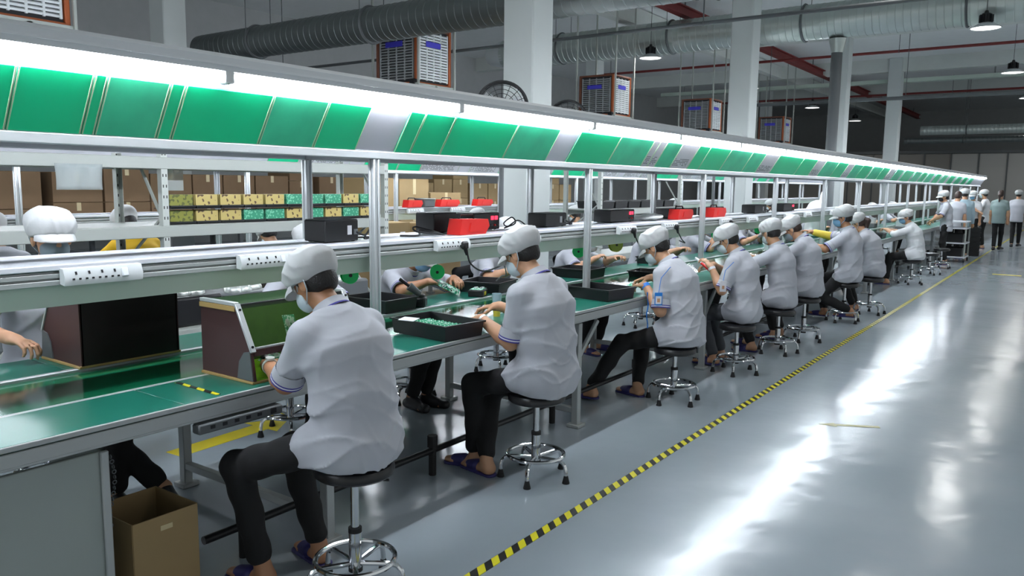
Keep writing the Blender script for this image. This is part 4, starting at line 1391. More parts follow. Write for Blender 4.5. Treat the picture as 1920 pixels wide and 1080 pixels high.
# ---- standing people at the far end
person('standing person in grey top with a dark beard and red collar near the cart', -2.52, 20.6, 200, 1, None, .95, (3, 6, 10), 20, 10, 10, group='people standing at the far end', mask='maskblack', rh=(-2.82, 20.7, 1.0), lh=(-2.79, 20.4, 1.0), lf=(-2.50, 20.5, .085), rf=(-2.50, 20.72, .085))
person('standing person in pale blue gown with back turned at the far end', -2.46, 23.1, 95, 2, None, .98, (2, 4, 8), 16, 8, 0, group='people standing at the far end', shirt='shirtblue', long_sleeve=True)
person('bareheaded person with brown hair beside the pale blue gown', -2.58, 22.55, 75, 2, None, .95, (2, 6, 10), 20, 14, 0, group='people standing at the far end', cap=None, hair='hairbrown')
person('standing person in white top and white cap bending at the stacked trays', -2.50, 24.6, 170, 2, None, .95, (8, 18, 28), 34, 24, 0, group='people standing at the far end', shirt='shirtwhite')
person('standing person in white top with blue mask reaching across', -2.50, 25.6, 260, 2, None, .95, (3, 6, 10), 18, 8, 0, group='people standing at the far end', shirt='shirtwhite', mask='maskblue', rh=(-2.3, 25.3, 1.1))
person('standing person in white shirt and dark trousers left of the woman with ponytail', -2.32, 27.1, 180, 2, None, .97, (2, 5, 8), 16, 8, 0, group='people standing at the far end', shirt='shirtwhite', lh=(-2.6, 26.9, 1.05))
person('woman in grey green top with brown ponytail walking away', -1.93, 26.4, 80, 2, None, .97, (1, 3, 5), 10, 4, 0, group='people standing at the far end', shirt='shirtteal', cap=None, hair='hairbrown', tail=True, mask=None, lf=(-1.98, 26.25, .085), rf=(-1.86, 26.6, .085), footwear='shoe')
person('man in grey shirt and dark trousers walking away at the right edge', -1.60, 28.2, 85, 2, None, .97, (1, 3, 5), 10, 4, 0, group='people standing at the far end', cap='capgrey', mask=None, lf=(-1.66, 28.0, .085), rf=(-1.52, 28.45, .085), footwear='shoe')

# ================================================================ things on the benches
def inspection_box(loc, rot, label, glazed, Wd=.60):
    """local: front towards +x, length along y"""
    t = thing('inspection_box', label, 'inspection box', loc, rot)
    D, Ht = .37, .325
    prof = [(0, .012), (D, .012), (D - .02, .145), (D - .115, Ht), (0, Ht)]
    for k, y in enumerate((0, Wd)):
        b = MB(); b.prism(prof, y - .006, y + .006); g = b.obj('side_panel', 'maroon', t)
        yo = y + (-.009 if k == 0 else .009)
        b = MB(); b.prism([(D - .11, .014), (D - .002, .014), (D - .02, .140), (D - .06, .132), (D - .095, .09)], yo - .003, yo + .003); b.obj('corner_patch', 'pipe', g)
        b = MB(); b.box(((D - .115) / 2, y, Ht + .008), (D - .115, .022, .016), .002); b.box(((D - .115) / 2, yo, Ht - .012), (D - .115, .008, .022), .001, mi=1); b.obj('top_edge', ['alu', 'ply'], t)
        d = Vector((-.095, 0, Ht - .145)); L = d.length; d.normalize()
        R = Matrix((Vector((d.z, 0, -d.x)), Vector((0, 1, 0)), d)).transposed()
        b = MB(); b.box(Vector((D - .0675 + .006, y, (Ht + .145) / 2)), (.012, .026, L + .02), .002, R=R)
        for q in (-.42, .42): b.cyl(Vector((D - .0675 + .012, y, (Ht + .145) / 2)) + d * q * L, Vector((D - .0675 + .016, y, (Ht + .145) / 2)) + d * q * L, .006, n=8, mi=1)
        b.obj('front_angle', ['alu', 'black'], t)
    b = MB(); b.box((.006, Wd / 2, Ht / 2 + .006), (.012, Wd, Ht - .012)); b.obj('back_panel', 'darkboard', t)
    b = MB(); b.box((D / 2, Wd / 2, .006), (D, Wd + .03, .012), .002); b.obj('base_board', 'ply', t)
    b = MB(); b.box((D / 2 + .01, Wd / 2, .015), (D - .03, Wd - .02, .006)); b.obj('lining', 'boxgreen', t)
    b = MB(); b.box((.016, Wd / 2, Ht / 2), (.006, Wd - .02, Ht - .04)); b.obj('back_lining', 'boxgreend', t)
    b = MB(); b.box((D - .018, Wd / 2, .131), (.010, Wd - .014, .03), .002); b.box((D - .022, Wd / 2, .150), (.014, Wd - .014, .008), .001, mi=1); b.obj('cross_strip', ['maroon', 'alu'], t)
    if glazed:
        b = MB(); b.box(((D - .115) / 2, Wd / 2, Ht + .004), (D - .12, Wd - .02, .005)); b.obj('top_pane', 'acry', t)
        d = Vector((-.095, 0, Ht - .150)); L = d.length; d.normalize()
        R = Matrix((Vector((d.z, 0, -d.x)), Vector((0, 1, 0)), d)).transposed()
        b = MB(); b.box((D - .0675, Wd / 2, (Ht + .150) / 2), (.004, Wd - .02, L), 0, R=R); b.obj('front_pane', 'lens', t)
        b = MB(); b.box((D - .118, Wd / 2, Ht - .004), (.014, Wd - .02, .022), .002); b.obj('seam_bar', 'black', t)
        b = MB(); b.cyl((D - .14, .05, Ht - .012), (D - .14, Wd - .05, Ht - .012), .007, n=10); b.obj('lamp_tube', 'boxlamp', t)
    else:
        b = MB(); b.box(((D - .115) / 2, Wd / 2, Ht + .004), (D - .12, Wd - .02, .008)); b.obj('top_panel', 'darkboard', t)
    return t


M['boxlamp'] = mat('lit_box_lamp', (250, 255, 235), .5, emit=7)
inspection_box((-3.162, 2.05, ZT), 0, 'maroon inspection box with green glazed slanted front before the nearest worker', True)
inspection_box((-3.632, 2.215, ZT), PI, 'closed dark maroon inspection box on the far mat, its black back towards the aisle', False, .47)


def tray(x, y, z, w, l, hgt, rot, label, m='black', wall=1.0):
    t = thing('parts_tray', label, 'tray', (x, y, z), rot, 'black plastic parts trays')
    b = MB()
    o = [(-w / 2, -l / 2), (w / 2, -l / 2), (w / 2, l / 2), (-w / 2, l / 2)]
    def loop(k, zz): return [(a * (1 - k / w * 2), c * (1 - k / l * 2), zz) for a, c in o]
    rows = [loop(.012 * wall, 0), loop(.004 * wall, hgt - .012), loop(-.006 * wall, hgt - .010), loop(-.006 * wall, hgt), loop(.010 * wall, hgt), loop(.020 * wall, min(.008, hgt * .35))]
    vs = [p for r in rows for p in r]
    fs = [(r * 4 + i, r * 4 + (i + 1) % 4, (r + 1) * 4 + (i + 1) % 4, (r + 1) * 4 + i) for r in range(5) for i in range(4)]
    fs += [(3, 2, 1, 0), (20, 21, 22, 23)]
    b.add(vs, fs); b.obj('bin', m, t, smooth=False)
    return t


def rel(x, y, z, rot, p):
    c, s = math.cos(rot), math.sin(rot)
    return (x + p[0] * c - p[1] * s, y + p[0] * s + p[1] * c, z + p[2])


tray(-2.955, 3.41, ZT, .45, .31, .088, -.10, 'black tray holding pale green boards, left of the second worker')
tray(-2.985, 5.34, ZT, .44, .34, .088, -.14, 'empty black tray on the near mat left of the third worker')
tray(-3.86, 3.86, ZT, .40, .32, .088, .02, 'black tray on the far mat just beyond the nearest post')
tray(-3.87, 5.09, ZT, .36, .36, .088, .22, 'black tray on the far mat behind the second worker')
tray(-3.83, 6.45, ZT, .40, .34, .088, .05, 'black tray on the far mat beyond the second post')
tray(-3.40, 7.02, ZT - .014, .28, .30, .06, .1, 'small black tray on the conveyor belt before the third worker')
tray(-3.83, 8.15, ZT, .38, .30, .08, .1, 'black tray on the far mat left of the forearm laid along it')
tray(-3.0, 8.76, ZT, .30, .16, .07, 0, 'black tray on the near mat between the fifth and sixth workers')
tray(-2.98, 15.1, ZT, .40, .34, .09, 0, 'black tray on the near mat before the worker in white')

# boards lying in the first tray, in two leaning rows
rngt = random.Random(5)
b0 = None
for r in range(2):
    for k in range(11):
        p = rel(-2.955, 3.41, ZT, -.10, (-.17 + k * .029, -.075 + r * .135, .012))
        lab = 'small pale green board, ' + nth(k) + (' in the nearer row' if r == 0 else ' in the farther row') + ' of the black tray'
        if b0 is None:
            b = MB(); b.box((0, 0, .024), (.0035, .12, .048)); b.box((.005, .02, .03), (.007, .04, .02), .001, mi=1); b.box((.004, -.03, .022), (.006, .02, .024), .001, mi=1)
            b0 = b.obj('circuit_board', ['pcbgreen', 'wsheet'], smooth=False); tag(b0, lab, 'circuit board', 'boards in the tray'); o = b0
        else:
            o = b0.copy(); COL.objects.link(o); o['label'] = lab
        o.location = p; o.rotation_euler = (0, -.55 + rngt.uniform(-.1, .1), -.10 + rngt.uniform(-.04, .04))
b = MB(); b.box((0, 0, .001), (.09, .11, .002)); o = b.obj('paper_slip', 'wsheet', loc=rel(-2.955, 3.41, ZT + .0945, -.1, (-.07, -.155, 0))); tag(o, 'white paper slip on the rim of the board filled tray', 'paper')
o.rotation_euler = (0, .05, .4)

# hazard tape strip across the near mat
b = MB(); b.box((0, 0, .0006), (.31, .020, .0012)); o = b.obj('mat_tape', stripes('tape_blocks', (226, 216, 40), (24, 24, 20), .105, 1.0), smooth=False, loc=(-2.925, 1.86, ZT + .0008)); o.rotation_euler = (0, 0, -.03)
m_ = o.data.materials[0].node_tree
tag(o, 'short yellow and black tape strip across the near mat', 'tape')


def pcb(loc, rot, label, w=.075, l=.12, m='pcbgreen'):
    t = thing('circuit_board', label, 'circuit board', loc)
    t.rotation_euler = rot
    b = MB(); b.box((0, 0, 0), (w, l, .0025)); b.obj('board', m, t, smooth=False)
    r2 = random.Random(int(abs(loc[1]) * 100))
    for k in range(7):
        b = MB(); b.box((r2.uniform(-w * .38, w * .38), r2.uniform(-l * .4, l * .4), .006), (r2.uniform(.008, .02), r2.uniform(.008, .025), .011), .001)
        b.obj('component', r2.choice(['black', 'wsheet', 'solder', 'wsheet']), t)
    return t


pcb((-2.94, 2.36, 1.035), (1.25, .1, .35 + PI / 2), 'green circuit board held up inside the inspection box', .10, .115)
pcb((-2.98, 2.27, .90), (0.35, .2, .3), 'green circuit board lying under the left hand in the box', .07, .09)
_y = Vector((.50, .68, -.45)).normalized(); _n = Vector((.45, -.55, .72)); _n = (_n - _y * _n.dot(_y)).normalized(); _x = _y.cross(_n)
pcb((-3.735, 4.44, .945), tuple(Matrix((_x, _y, _n)).transposed().to_euler()), 'long pale green board held by the worker under the green reel', .055, .17)
pcb((-3.74, 4.79, ZT + .055), (.0, .0, .4), 'pale board resting on the small black fixture on the far mat', .10, .13)
pcb((-2.96, 3.82, .90), (.3, .2, .2), 'small board in the hands of the second worker', .06, .08)
pcb((-2.98, 5.92, .885), (.2, .3, .1), 'small green board under the hands of the third worker', .08, .10)
t = thing('fixture', 'small black fixture with yellow tag on the far mat', 'fixture', (-3.74, 4.79, ZT), .4)
b = MB(); b.box((0, 0, .026), (.12, .15, .05), .006); b.obj('block', 'black', t)
b = MB(); b.box((.061, -.01, .025), (.004, .05, .028), .001); b.obj('tag', 'yellow', t)
t = thing('screwdriver', 'blue handled screwdriver on the box lining', 'tool', (-2.88, 2.16, ZT + .03), 1.2)
b = MB(); b.cyl((0, 0, 0), (.07, 0, 0), .008, n=10); b.obj('handle', 'band', t); b = MB(); b.cyl((.07, 0, 0), (.14, 0, 0), .0025, n=8); b.obj('shaft', 'chrome', t)
# soldering iron holder
t = thing('iron_holder', 'black soldering iron holder with grey barrel on the far mat', 'iron holder', (-3.72, 4.10, ZT), .5)
b = MB(); b.box((0, 0, .035), (.10, .09, .07), .012); b.box((.01, 0, .075), (.06, .07, .03), .01); b.obj('base', 'black', t)
b = MB(); b.cyl((.01, -.02, .09), (-.06, -.05, .15), .02, .03, n=16); b.obj('barrel', 'pipe', t)
b = MB(); b.cyl((-.03, -.037, .125), (-.12, -.075, .20), .010, .012, n=10); b.obj('iron_grip', 'blackrub', t)
t = thing('red_tool', 'red handled tool with white tip held by the fourth worker', 'tool', (-2.87, 7.14, .965), 2.9)
b = MB(); b.cyl((-.08, 0, -.05), (.03, 0, .02), .011, .013, n=12); b.obj('handle', 'red', t); b = MB(); b.cyl((.03, 0, .02), (.10, 0, .065), .017, .010, n=12); b.obj('tip', 'coolwhite', t)


# ---------------------------------------------------------------- reels hung from the shelf
def reel(x, y, z, r, label, flange, core, tilt=0.0, w=.05):
    t = thing('solder_reel', label, 'reel', (x, y, z), tilt)
    for s in (-1, 1):
        b = MB(); b.lathe([(.010, s * w / 2), (r, s * w / 2), (r, s * (w / 2 + .004)), (.010, s * (w / 2 + .004)), (.010, s * w / 2)], n=32, axis='x'); b.obj('flange', flange, t)
    b = MB(); b.lathe([(.012, -w / 2), (r * .72, -w / 2), (r * .74, 0), (r * .72, w / 2), (.012, w / 2)], n=28, axis='x'); b.obj('wound_wire', core, t)
    b = MB(); b.cyl((-w * .8, 0, 0), (w * .8, 0, 0), .010, n=10); b.obj('axle', 'black', t)
    top = 1.297 - z
    b = MB(); b.tube([(-w * .7, 0, 0), (-w * .7, 0, top * .6), (-w * .2, 0, top - .02), (0, 0, top)], .003, 6); b.obj('hanging_wire', 'cable', t)
    return t


reel(-3.45, 3.98, 1.12, .048, 'bright green reel hanging before the far worker in the blue mask', 'reelgreen', 'reelgreen', -.85, .035)
reel(-3.45, 3.20, 1.165, .05, 'dark green reel half hidden behind the nearest post', 'reelgreen', 'reelgreen', -.4, .03)
reel(-3.45, 5.80, 1.145, .052, 'green rimmed white reel hanging left of the second post', 'reelgreen', 'solder', -1.0, .035)
reel(-3.45, 6.46, 1.165, .064, 'yellow green tape roll hanging above the conveyor', 'tapeyellow', 'tapeyellow', -.6, .035)
reel(-3.45, 8.9, 1.15, .05, 'green reel hanging by the fourth worker', 'reelgreen', 'solder', -1.05, .035)
reel(-3.45, 10.4, 1.15, .05, 'green and white reel hanging by the fifth worker', 'reelgreen', 'solder', -1.05, .035)
t = thing('solder_wire_feed', 'white solder wire feeder tube held by the far worker in the blue mask', 'wire feeder', (-3.62, 4.28, 1.0))
b = MB(); b.tube([(.10, -.27, .07), (.07, -.15, .02), (0, 0, 0), (-.06, .02, -.03)], .006, 8); b.obj('tube', 'solder', t)


# ---------------------------------------------------------------- plugs and cords
def plug(y, label, pts, m='cable', x=None):
    x = L1 + .303 if x is None else x
    t = thing('power_plug', label, 'plug', (x, y, 1.325))
    b = MB(); b.box((0, 0, 0), (.035, .05, .05), .01); b.cyl((.005, 0, -.02), (.01, .01, -.06), .014, .009, n=10); b.obj('plug_body', 'black', t)
    b = MB(); b.tube(pts, .0055, 8); b.obj('cord', m, t)
    return t


def curve(P, n=8):
    out = []
    P = [Vector(p) for p in P]
    Q = [P[0] * 2 - P[1]] + P + [P[-1] * 2 - P[-2]]
    for i in range(1, len(Q) - 2):
        for k in range(n):
            u = k / n
            a, b_, c, d = Q[i - 1], Q[i], Q[i + 1], Q[i + 2]
            out.append(.5 * ((2 * b_) + (c - a) * u + (2 * a - 5 * b_ + 4 * c - d) * u * u + (3 * b_ - a - 3 * c + d) * u ** 3))
    out.append(P[-1])
    return out


plug(3.82, 'black plug with looping cord in the strip left of the second worker', curve([(.01, .01, -.05), (.02, .04, -.12), (.03, .16, -.17), (.03, .38, -.14), (.02, .56, -.08), (.02, .64, -.10)]))
plug(6.10, 'black plug hanging over the yellow green tape roll', curve([(.01, .01, -.05), (.02, .06, -.12), (.0, .2, -.2), (-.1, .35, -.25), (-.2, .45, -.3)]))
plug(6.98, 'black plug with short cord above the cap of the third worker', curve([(.01, .01, -.05), (.02, .08, -.12), (.0, .2, -.16), (-.1, .3, -.15)]))
plug(8.4, 'black plug in the strip above the fourth worker', curve([(.01, .01, -.05), (.02, .06, -.12), (.0, .15, -.2), (-.1, .2, -.25)]))
o = thing('cable', 'grey cable running from the black tray on the far mat up to the second worker', 'cable', (-3.72, 5.0, ZT + .1))
b = MB(); b.tube(curve([(0, 0, 0), (.2, -.2, .07), (.42, -.45, .12), (.5, -.6, .22), (.45, -.7, .36)]), .0045, 8); b.obj('cord', 'cablegrey', o)


# ---------------------------------------------------------------- things on the near shelf
ZS = 1.3785


def psu(x, y, w, d, hgt, label, led=False, fan_end=True, rot=0.0):
    t = thing('power_supply', label, 'power supply', (x, y, ZS), rot)
    b = MB(); b.box((0, 0, hgt / 2 + .004), (d, w, hgt), .005); b.obj('case', 'black', t)
    b = MB(); b.box((0, 0, hgt + .006), (d * .94, w * .96, .004), .001); b.obj('lid', 'pipe', t)
    for a in (-1, 1):
        for c in (-1, 1):
            b = MB(); b.cyl((a * d * .38, c * w * .4, 0), (a * d * .38, c * w * .4, .006), .010, n=8); b.obj('foot', 'blackrub', t)
    if led:
        for q in range(2):
            b = MB(); b.box((d / 2 + .002, w * .5 - .09 + q * .045, hgt * .74), (.006, .034, .028), .002); b.obj('led_display', 'led', t)
        for q in range(3):
            b = MB(); b.cyl((d / 2, w * .5 - .1 + q * .035, hgt * .3), (d / 2 + .012, w * .5 - .1 + q * .035, hgt * .3), .007, n=10); b.obj('knob', 'red' if q == 1 else 'pipe', t)
    else:
        b = MB(); b.box((d / 2 + .001, w * .22, hgt * .55), (.003, .03, .05)); b.obj('rating_label', 'wsheet', t)
        b = MB(); b.box((d / 2 + .004, w * .4, hgt * .45), (.01, .03, .03), .003); b.obj('socket', 'pipe', t)
        b = MB(); b.tube(curve([(d / 2 + .005, w * .4, hgt * .45), (d / 2 + .03, w * .6, hgt * .3), (d / 2 + .02, w * .85, hgt * .7), (d / 2 - .03, w * .8, .012), (d / 2 - .06, w * 1.1, .012), (d / 2 - .1, w * .8, .012)]), .0055, 8); b.obj('cord', 'cable', t)
    return t


psu(-3.36, 2.99, .24, .17, .115, 'grey black power supply with white label just left of the nearest post')
psu(-3.50, 4.03, .24, .16, .125, 'black power supply behind the cords left of the nearest red tool case')
psu(-3.50, 4.48, .30, .16, .115, 'black power supply with red digits right of the nearest red tool case', True)
psu(-3.42, 5.26, .30, .17, .10, 'black power supply with coiled cord between the big column and second post')
psu(-3.44, 6.40, .46, .17, .105, 'long black power supply with red digits right of the second post', True)
psu(-3.46, 7.65, .40, .15, .095, 'black power supply behind the second red tool case', True)
psu(-3.46, 8.75, .42, .15, .09, 'black power supply behind the third red tool case', True)
psu(-3.42, 10.1, .45, .17, .1, 'black power supply with coiled cord above the fourth worker')
psu(-3.42, 11.3, .5, .17, .1, 'black power supply with red digits above the fifth worker', True)


def tool_case(x, y, z, label, w=.31, grp=None):
    t = thing('tool_case', label, 'tool case', (x, y, z), 0, 'red tool cases')
    b = MB(); b.prism([(-w / 2, .0), (w * .36, 0), (w / 2, .05), (w * .44, .095), (-w * .42, .10)], -.055, .055, 'x'); b.obj('case', 'red', t)
    b = MB(); b.prism([(-w * .2, .02), (w * .28, .02), (w * .36, .05), (-w * .15, .075)], .053, .060, 'x'); b.obj('face_panel', 'red', t)
    b = MB(); b.tube([(-.02, -w * .25, .098), (-.02, -w * .2, .125), (-.02, w * .2, .125), (-.02, w * .25, .095)], .007, 8); b.obj('handle', 'black', t)
    return t


tool_case(-3.25, 4.06, ZS, 'nearest red tool case on the near shelf')
tool_case(-3.28, 7.50, ZS, 'second red tool case on the near shelf, above the third worker', .38)
tool_case(-3.28, 8.42, ZS, 'third red tool case on the near shelf, left of the third post', .38)
tool_case(-7.42, 8.05, ZS, 'first red tool case on the second shelf, beside a grey box', .30)
tool_case(-7.42, 8.78, ZS, 'second red tool case on the second shelf', .44)
tool_case(-7.42, 9.60, ZS, 'third red tool case on the second shelf near the big column', .40)
t = thing('storage_box', 'grey box beside the first red tool case on the second shelf', 'box', (-7.45, 8.33, ZS)); b = MB(); b.box((0, 0, .055), (.2, .22, .11), .01); b.obj('box_body', 'pipe', t); b = MB(); b.box((0, 0, .114), (.21, .23, .012), .003); b.obj('lid', 'alud', t)
b = MB(); b.tube(curve([(0, 0, .006), (.06, .1, .006), (-.02, .2, .03), (.05, .32, .006), (-.05, .2, .05), (.04, .1, .03), (.1, .28, .006)]), .006, 8); o = b.obj('cable', 'cable', loc=(-3.33, 3.50, ZS + .003)); tag(o, 'tangled black cord left of the nearest red tool case', 'cable')
b = MB(); b.tube(curve([(0, 0, .006), (.04, .08, .04), (-.02, .12, .08), (-.04, .05, .04), (.03, 0, .02), (.05, .1, .06), (0, .3, .006), (-.02, .36, .006)]), .005, 8); o = b.obj('cable', 'cable', loc=(-3.4, 4.66, ZS + .003)); tag(o, 'coiled black cord on the shelf before the big column', 'cable')
t = thing('white_cloth', 'folded white cloth lying on the near shelf right of the long power supply', 'cloth', (-3.40, 6.98, ZS + .004))
S_ = Sculpt(.008); S_.ell((0, 0, .02), (.12, .22, .03), None, .02); S_.ell((.02, .12, .03), (.08, .09, .025), None, .02); S_.cut((0, 0, 0), (0, 0, -1)); S_.disp = lambda X, Y, Z: .004 * np.sin(60 * X + 30 * Y)
sculpt_obj('folded_cloth', S_, 'sack', t)
t = thing('plastic_sack', 'big white plastic sack standing on the far mat behind the taller worker', 'sack', (-3.86, 14.7, ZT + .008))
S_ = Sculpt(.015); S_.cone((0, 0, .05), (0, 0, .40), .16, .17, .08, (V(0, 1, 0), 2.0)); S_.ell((0, .05, .5), (.13, .26, .14), None, .08); S_.cone((0, .3, .5), (0, .38, .78), .07, .03, .08); S_.cut((0, 0, 0), (0, 0, -1)); S_.disp = lambda X, Y, Z: .008 * np.sin(26 * Y + 18 * Z) * np.sin(19 * Z + 5 * Y)
sculpt_obj('sack_body', S_, 'sack', t)
b = MB(); b.box((.325, .12, .42), (.004, .10, .05), .001); b.obj('printed_mark', 'bluepaint', t)

# ---------------------------------------------------------------- badges
def badge(loc, rot, label, m, L_):
    t = thing('id_badge', label, 'badge', loc, rot)
    b = MB(); b.box((0, 0, 0), (.006, .06, .10), .002); b.obj('card_holder', m, t)
    b = MB(); b.box((.004, 0, -.008), (.002, .046, .06)); b.obj('card', 'wsheet', t)
    b = MB(); b.box((.0055, 0, -.01), (.0015, .022, .03)); b.obj('photo', 'skin', t)
    b = MB(); b.tube(L_, .003, 6); b.obj('lanyard', 'band', t)
    return t


badge((-2.585, 5.555, .845), -.9, 'blue badge hanging at the sleeve of the third worker', 'cardblue', [(0, 0, .05), (-.02, .02, .16), (.02, .08, .25)])
badge((-2.565, 6.85, .82), -.9, 'white badge hanging at the elbow of the fourth worker', 'wsheet', [(0, 0, .05), (-.02, .02, .14), (.02, .08, .22)])
t = thing('drink_sleeve', 'blue and green tapered cup behind the sleeve of the second worker', 'cup', (-3.06, 4.12, ZT))
b = MB(); b.lathe([(0, 0), (.022, 0), (.026, .06)], n=20); b.obj('lower_band', 'glove', t)
b = MB(); b.lathe([(.026, .06), (.032, .15), (.030, .15), (.02, .02)], n=20); b.obj('cup_body', 'shirtblue', t)
t = thing('lanyard', 'blue lanyard dangling in front of the third worker', 'lanyard', (-2.712, 5.62, .66), .4)
b = MB(); b.tube(curve([(0, 0, .22), (.01, .01, .12), (0, .01, .04), (.01, .03, -.04)]), .005, 6); b.obj('strap', 'band', t); b = MB(); b.box((.01, .03, -.07), (.01, .025, .06), .003); b.obj('clip', 'band', t)

# ================================================================ open carton under the bench
t = thing('cardboard_box', 'open cardboard box on the floor beside the grey cabinet', 'box', (-2.96, 1.63, 0))
b = MB(); w, l, hh, th = .30, .27, .41, .005
for s in (-1, 1):
    b.box((s * (w / 2), 0, hh / 2), (th, l, hh)); b.box((0, s * (l / 2), hh / 2), (w, th, hh))
b.box((0, 0, .004), (w, l, th)); b.obj('box_body', 'carton', t, smooth=False)
b = MB(); b.box((w / 2 + .004, 0, hh - .05), (.001, .05, .02)); b.obj('tape_scrap', 'tapem', t)
t = thing('chain', 'dangling dark chain at the cabinet corner', 'chain', (L1 + HB - .06, 1.425, .42))
b = MB()
for k in range(14): b.ring((0, .012 * math.sin(k * .4), .28 - k * .02), .007, .0022, 10, 6, 'x' if k % 2 else 'y')
b.obj('links', 'pipe', t)

# ================================================================ rack between the lines
M['perf'] = perforated_material()

def rack(x0, y0, bays, bay, depth, levels, label, top=1.90):
    t = thing('storage_rack', label, 'rack', (x0, y0, 0))
    for k in range(bays + 1):
        for d in (0, -depth):
            b = MB(); y = k * bay; sg = 1 if d == 0 else -1
            b.prism([(sg * .022, -.024), (sg * .022, .024), (sg * -.03, .024), (sg * -.03, .020), (sg * .018, .020), (sg * .018, -.020), (sg * -.03, -.020), (sg * -.03, -.024)], 0, top, 'z')
            b.obj('post', M['perf'], t, smooth=False, loc=(d, y, 0))
        b = MB(); b.cyl((-.02, k * bay, .5), (-depth + .02, k * bay, 1.0), .012, n=6); b.cyl((-.02, k * bay, 1.45), (-depth + .02, k * bay, 1.05), .012, n=6); b.cyl((-.02, k * bay, 1.42), (-depth * .45, k * bay, 1.78), .012, n=6); b.obj('diagonal_brace', 'steel', t)
    for z in levels:
        b = MB(); b.box((-depth / 2, bays * bay / 2, z - .012), (depth, bays * bay - .02, .02)); b.obj('shelf_board', 'steel', t)
        for d in (.012, -depth - .012):
            b = MB(); b.box((d, bays * bay / 2, z - .045), (.03, bays * bay - .05, .08), .004); b.obj('shelf_beam', 'steel', t)
    return t


rack(-5.3, .97, 2, 2.2, .61, (.15, .62, 1.385, 1.865), 'pale perforated steel rack holding the board stacks between the two lines')
rack(-5.3, 9.45, 1, 2.6, .55, (.15, .75, 1.385), 'pale steel rack with black bins beyond the big column')

# board stacks, upper and lower row: each board its own object
proto = {}
def stack_board(kind, m):
    if kind not in proto:
        b = MB(); b.box((0, 0, .045), (.010, .182, .088)); 
        proto[kind] = b.obj('circuit_board', m, smooth=False); return proto[kind], True
    return proto[kind], False
kinds = dict(t='pcbtan', g='pcbrow', o='pcbolive')
rows = (('ottttgggtg'[:9] + 'g', 1.5015, 'upper'), ('ottggtgtgt', 1.386, 'lower'))
for word, z, rn in rows:
    for i, kd in enumerate(word):
        y = 3.33 + i * .207
        tr = tray(-5.40, y, z, .17, .198, .02, 0, 'low black tray, ' + nth(i) + ' from the left in the ' + rn + ' row of board stacks', wall=.3)
        tr['group'] = 'black trays under the board stacks'
        for k in range(5):
            o, first = stack_board(kd, kinds[kd])
            lab = {'t': 'tan', 'g': 'green', 'o': 'olive'}[kd] + ' board, ' + nth(k) + ' from the front in the ' + nth(i) + ' stack of the ' + rn + ' row'
            if not first: o = o.copy(); COL.objects.link(o)
            o.location = (-5.345 - k * .024, y, z + .009); o['label'] = lab; o['category'] = 'circuit board'; o['group'] = 'circuit boards stacked on the rack'
    if rn == 'lower':
        b = MB(); b.box((-5.40, 4.26, 1.4985), (.20, 2.1, .005)); o = b.obj('divider_board', 'black', smooth=False); tag(o, 'black divider sheet between the two rows of board stacks', 'sheet')
for i in range(6):
    tray(-5.52, 9.72 + i * .40, 1.387, .40, .36, .10, 0, 'black bin, ' + nth(i) + ' from the left on the rack beyond the big column')
for i, (y, m, hh) in enumerate(((1.35, 'black', .2), (1.9, 'pipe', .25), (2.5, 'black', .22), (3.45, 'black', .22), (3.95, 'pipe', .2), (4.5, 'black', .24), (5.0, 'pipe', .2))):
    t = thing('parts_bin', ('dark' if m == 'black' else 'grey') + ' bin of bagged metal parts, ' + nth(i) + ' from the left on the low rack shelf', 'bin', (-5.55, y, .622))
    b = MB(); b.box((0, 0, hh / 2), (.4, .42, hh), .02); b.obj('bin_body', m, t)
    for k in range(4):
        S_ = Sculpt(.012); rr = random.Random(i * 9 + k); S_.ell((rr.uniform(-.08, .14), rr.uniform(-.13, .13), hh + .01), (.07, .08, .05), None, .02); S_.disp = lambda X, Y, Z: .008 * np.sin(90 * X + 70 * Z) * np.sin(80 * Y)
        sculpt_obj('parts_bag', S_, 'solder', t)
t = thing('plastic_bag', 'clear plastic sheet hanging from the top of the rack at the left', 'plastic sheet', (-5.252, 2.55, 1.80))
b = MB()
n = 12
for r in range(2):
    pass
vs = []; fs = []
for j in range(7):
    for i in range(n + 1):
        vs.append((.012 * math.sin(i * 1.3 + j * .4) + (.004 if 0 else 0), -.13 + .30 * i / n, -.165 * j / 6))
for j in range(6):
    for i in range(n):
        a = j * (n + 1) + i; fs.append((a, a + 1, a + n + 2, a + n + 1))
b.add(vs, fs); o = b.obj('sheet', 'poly', t)
sm = o.modifiers.new('thickness', 'SOLIDIFY'); sm.thickness = .002
t = thing('hanging_tag', 'clear tag sheet hanging behind the perforated post', 'tag', (-5.6, 3.45, 1.80))
b = MB(); b.box((0, 0, -.09), (.003, .13, .17), .001); b.obj('tag_sheet', 'poly', t); b = MB(); b.box((.002, .01, -.03), (.002, .05, .02)); b.obj('printed_strip', 'wsheet', t)

